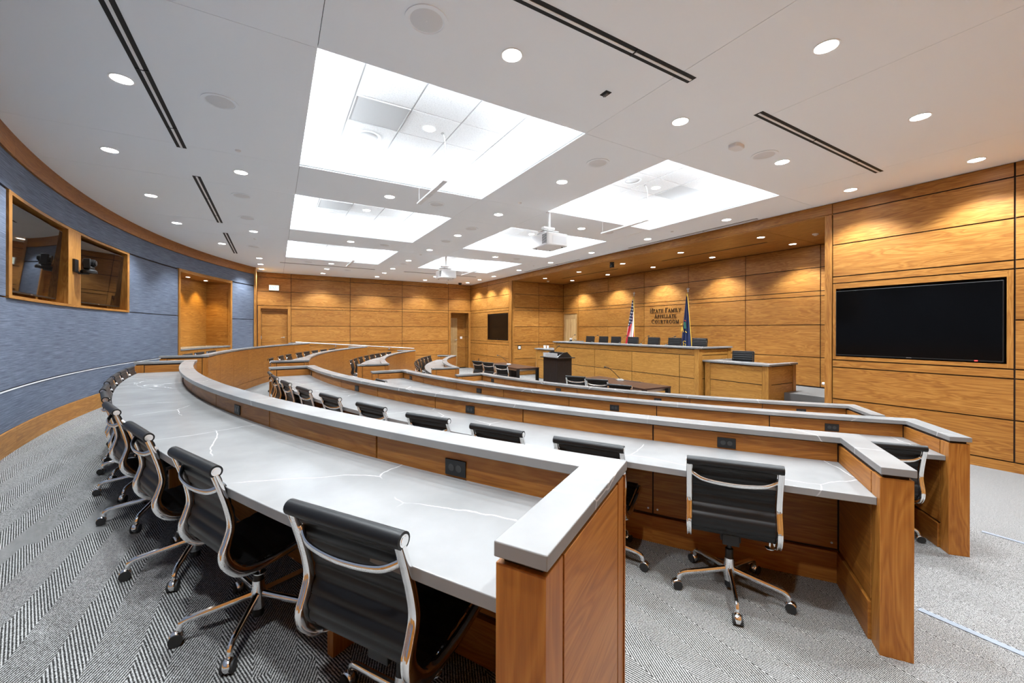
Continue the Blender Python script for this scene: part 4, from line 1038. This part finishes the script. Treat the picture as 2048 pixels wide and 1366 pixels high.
# gold and green embroidery of the blue flag
m = MB()
def stroke(mb_, pts, th, T, d0, d1):
    for (a0, b0), (a1, b1) in zip(pts, pts[1:]):
        dx, dy = a1 - a0, b1 - b0; l = math.hypot(dx, dy) or 1; nx, ny = -dy / l * th / 2, dx / l * th / 2; ex, ey = dx / l * th * .22, dy / l * th * .22
        q = [(a0 + nx - ex, b0 + ny - ey), (a1 + nx + ex, b1 + ny + ey), (a1 - nx + ex, b1 - ny + ey), (a0 - nx - ex, b0 - ny - ey)]
        lo = [mb_.pt(T(a, d0, b)) for a, b in q]; hi = [mb_.pt(T(a, d1, b)) for a, b in q]
        mb_.face(hi, q); mb_.face(lo[::-1], q[::-1])
        for i in range(4):
            j = (i + 1) % 4; mb_.face((lo[i], lo[j], hi[j], hi[i]), [(0, 0), (1, 0), (1, 1), (0, 1)])
def T_emb(u, d, z): return (-.155 - d, -u, z)
hf = H(1.20) - H(-1.10)
arcS = [(math.cos(a_) * .045, math.sin(a_) * .04) for a_ in [PI * .15 + k * PI * .17 for k in range(8)]]
S_ = [(x, y + .04) for x, y in arcS] + [(-x, -y - .04) for x, y in arcS]
stroke(m, [(x - .01, y + hf - 1.60) for x, y in S_], .022, T_emb, .0, .006)
stroke(m, [(-.12, hf - 1.22), (-.09, hf - 1.06), (-.045, hf - 1.24)], .02, T_emb, .0, .006); stroke(m, [(-.11, hf - 1.17), (-.06, hf - 1.18)], .014, T_emb, 0, .006)
stroke(m, [(-.10, hf - .98), (-.13, hf - 1.02)], .03, T_emb, 0, .006); stroke(m, [(.02, hf - 1.22), (.07, hf - 1.26)], .02, T_emb, 0, .006)
e_ = m.build('gold_embroidery', GOLD, f2)
m = MB(); stroke(m, [(.0, hf - .95), (.02, hf - 1.12)], .07, T_emb, .0, .005); m.build('green_emblem', plain('emblem_green', (.02, .12, .07), .7), f2)
m = MB(); stroke(m, [(.0, hf - .88), (.04, hf - .90)], .03, T_emb, 0, .006); m.build('red_emblem', plain('emblem_red', (.35, .04, .03), .7), f2)
# raised serif capitals on the alcove wall
TK, TN, SF = .135, .06, .05
def arc(cx, cy_, rx, ry, a0, a1, n=10): return [(cx + rx * math.cos(math.radians(a0 + (a1 - a0) * k / n)), cy_ + ry * math.sin(math.radians(a0 + (a1 - a0) * k / n))) for k in range(n + 1)]
def ser(x, y, w_=.36): return ([(x - w_ / 2, y), (x + w_ / 2, y)], SF)
GL = {
 'H': (.86, [([(.16, 0), (.16, 1)], TK), ([(.70, 0), (.70, 1)], TK), ([(.16, .52), (.70, .52)], TN)] + [ser(a_, b_) for a_ in (.16, .70) for b_ in (.03, .97)]),
 'E': (.70, [([(.16, 0), (.16, 1)], TK), ([(.05, .97), (.62, .97)], TN), ([(.05, .03), (.66, .03)], TN), ([(.16, .52), (.50, .52)], TN), ([(.60, .80), (.60, .97)], TN), ([(.64, .03), (.64, .22)], TN)]),
 'A': (.88, [([(.10, 0), (.42, 1)], TN * 1.2), ([(.42, 1), (.78, 0)], TK), ([(.24, .34), (.64, .34)], TN)] + [ser(.10, .03, .28), ser(.78, .03, .32)]),
 'T': (.78, [([(.39, 0), (.39, 1)], TK), ([(.05, .97), (.73, .97)], TN), ([(.06, .78), (.06, .97)], TN), ([(.72, .78), (.72, .97)], TN), ser(.39, .03)]),
 'F': (.66, [([(.16, 0), (.16, 1)], TK), ([(.05, .97), (.62, .97)], TN), ([(.16, .52), (.50, .52)], TN), ([(.60, .78), (.60, .97)], TN), ser(.16, .03)]),
 'M': (1.04, [([(.16, 0), (.16, 1)], TN), ([(.16, 1), (.52, .08)], TK), ([(.52, .08), (.88, 1)], TN), ([(.88, 0), (.88, 1)], TK), ser(.16, .03, .28), ser(.88, .03), ser(.12, .97, .2), ser(.92, .97, .2)]),
 'I': (.38, [([(.19, 0), (.19, 1)], TK), ser(.19, .03), ser(.19, .97)]),
 'L': (.66, [([(.16, 0), (.16, 1)], TK), ([(.05, .03), (.60, .03)], TN), ([(.60, .03), (.60, .24)], TN), ser(.16, .97)]),
 'Y': (.82, [([(.41, 0), (.41, .48)], TK), ([(.10, 1), (.41, .48)], TK), ([(.74, 1), (.41, .48)], TN), ser(.41, .03), ser(.10, .97, .28), ser(.74, .97, .26)]),
 'P': (.70, [([(.16, 0), (.16, 1)], TK), (arc(.32, .73, .28, .24, 90, -90), TK * .75), ([(.10, .97), (.34, .97)], TN), ([(.16, .49), (.34, .49)], TN), ser(.16, .03)]),
 'C': (.84, [(arc(.46, .5, .36, .47, 45, 315, 16), TK * .75), ([(.72, .66), (.72, .93)], TN)]),
 'O': (.92, [(arc(.46, .5, .36, .47, 0, 360, 22), TK * .72)]),
 'U': (.86, [([(.16, 1), (.16, .35)], TK), (arc(.43, .35, .27, .31, 180, 360, 10), TN * 1.3), ([(.70, .35), (.70, 1)], TN), ser(.16, .97), ser(.70, .97, .28)]),
 'R': (.80, [([(.16, 0), (.16, 1)], TK), (arc(.32, .74, .26, .23, 90, -90), TK * .75), ([(.10, .97), (.34, .97)], TN), ([(.16, .51), (.34, .51)], TN), ([(.36, .50), (.70, .02)], TK), ser(.16, .03), ser(.72, .03, .16)]),
 'X': (.82, [([(.10, 1), (.72, 0)], TK), ([(.72, 1), (.10, 0)], TN), ser(.1, .97, .26), ser(.72, .97, .24), ser(.1, .03, .24), ser(.72, .03, .26)]),
}
def set_line(mb_, words, T, u0, u1, z0, big, small, d=.012):
    # natural width, then letter spacing fills the measured width
    seq = []
    for wi, wd in enumerate(words):
        if wi: seq.append((None, small * .45))
        for k, ch in enumerate(wd): seq.append((ch, big if k == 0 else small))
    nat = sum(GL[c][0] * h_ if c else h_ for c, h_ in seq); gap = ((u1 - u0) - nat) / (len(seq) - 1)
    u = u0
    for c, h_ in seq:
        if c:
            for pts, th in GL[c][1]: stroke(mb_, [(u + a_ * h_, z0 + b_ * h_) for a_, b_ in pts], th * h_, T, 0, d)
            u += GL[c][0] * h_ + gap
        else: u += h_ + gap
T_let = lambda u, d, z: (XB - .002 - d, -u, z)
let = thing('wall_lettering', 'raised bronze serif lettering naming the courtroom on the wood wall between the flags', 'lettering', (XB, 9.22, H(.5)))
for wd_, a_, b_, z_, bg, sm_ in ((['HEATH', 'FAMILY'], -9.848, -8.596, .615, .150, .118), (['APPELLATE'], -9.658, -8.771, .425, .140, .115), (['COURTROOM'], -9.775, -8.675, .240, .145, .118)):
    m = MB(); set_line(m, wd_, T_let, a_, b_, H(z_), bg, sm_); m.build('text_line', BRONZE, let).matrix_parent_inverse = Matrix.Translation((-XB, -9.22, -H(.5)))
t = thing('exit_sign', 'small lit green and white exit sign above the far left door', 'exit sign', (-.025, YF, H(1.69)))
m = MB(); m.box(-.18, .18, -.05, 0, -.11, .11); m.build('case', STEEL, t, .004)
m = MB(); m.box(-.165, .165, -.054, -.05, -.095, .095); m.build('lit_face', EXITWHITE, t)
m = MB(); set_line(m, ['EXIT'], lambda u, d, z: (u, -.054 - d, z), -.135, .135, -.06, .12, .12, .004); m.build('letters', EXITGREEN, t)
def plate(name, label, cat, T, u, z, w_, h_, mat=DEVWHITE, back=None):
    t = thing(name, label, cat, T(u, 0, H(z))); O = Vector(t.location)
    m = MB(T); m.box(u - w_ / 2, u + w_ / 2, 0, .008, H(z) - h_ / 2, H(z) + h_ / 2); o = m.build('plate', back or mat, t, .002); o.matrix_parent_inverse = Matrix.Translation(-O)
    m = MB(T); m.box(u - w_ * .33, u + w_ * .33, .008, .012, H(z) - h_ * .33, H(z) + h_ * .33); o = m.build('switch_face', mat, t, .001); o.matrix_parent_inverse = Matrix.Translation(-O)
plate('wall_control', 'white control pad in a black frame on the alcove side wall', 'control pad', T_alc, 9.01, -.735, .17, .17, DEVWHITE, BLACK)
plate('light_switch', 'white switch plate inside the far right passage', 'switch', lambda u, d, z: (u, 19.548 - d, z), 8.36, -.39, .12, .12)
plate('power_outlet', 'small black outlet low on the far wood wall beside the counsel table', 'outlet', T_right, 18.07, -1.45, .07, .12, SOCKET, BLACK)
# steel handrail on the far wall
t = thing('handrail', 'polished steel handrail running along the far wood wall', 'handrail', (3.2, YF - .10, H(-.7)))
m = MB(); m.tube([(-2.45, 0, .19), (2.50, 0, -.17)], .021, 12); m.build('rail', STEEL, t)
for dx, dz in ((-.92, .055), (1.36, -.10)):
    m = MB(); m.tube(spline([(dx, 0, dz), (dx, .01, dz - .06), (dx, .08, dz - .07)], 4), .009, 8); m.tube([(dx, .078, dz - .07), (dx, .098, dz - .07)], .035, 14); m.build('bracket', STEEL, t)
t = thing('grab_rail', 'short white rail low on the alcove wall behind the large post', 'rail', (11.25, 4.52, H(-1.25)))
m = MB(); m.tube([(0, -.10, 0), (0, .10, 0)], .035, 12); m.build('rail', WHITE, t)
m = MB(); m.tube([(.0, 0, 0), (.088, 0, 0)], .012, 8); m.build('bracket', STEEL, t)
# pan-tilt cameras
def ptz(name, label, O, inv=False):
    t = thing(name, label, 'camera', O)
    s_ = -1 if inv else 1
    m = MB(); m.lathe([(.07, 0), (.07, s_ * .025), (.055, s_ * .04)] if not inv else [(.055, -.04), (.07, -.025), (.07, 0)], 20); m.build('base', BLACK, t)
    m = MB(); m.lathe([(.045, s_ * .04), (.05, s_ * .07), (.04, s_ * .075)] if not inv else [(.04, -.075), (.05, -.07), (.045, -.04)], 20); m.box(-.03, .03, -.07, -.045, min(s_ * .05, s_ * .16), max(s_ * .05, s_ * .16)); m.box(-.03, .03, .045, .07, min(s_ * .05, s_ * .16), max(s_ * .05, s_ * .16)); m.build('yoke', BLACK, t, .006)
    m = MB(); m.tube([(-.045, 0, s_ * .115), (.05, 0, s_ * .115)], .042, 18); m.tube([(.05, 0, s_ * .115), (.062, 0, s_ * .115)], .03, 18); m.build('head', BLACK, t)
    return t
x, y = pol(179.95, RW - .17)
t = ptz('wall_camera', 'black pan-tilt camera on an arm between the two recessed televisions', (x, y, H(.93))); t.scale = (1.45, 1.45, 1.45)
wx, wy = pol(180.25, RW - .03); dx, dy = (wx - x) / 1.45, (wy - y) / 1.45
m = MB(); m.tube([(0, 0, -.005), (dx * .7, dy * .7, -.01), (dx, dy, .03)], .013, 8); m.build('arm', BLACK, t)
m = MB(); m.tube([(dx, dy, .07), (dx - .012, dy, .07)], .05, 18); m.box(dx - .006, dx + .016, dy - .05, dy + .05, .0, .14); m.build('wall_plate', BLACK, t)
ptz('soffit_camera', 'black pan-tilt camera hanging under the front edge of the wooden soffit', (8.93, 9.22, H(2.088)), True)
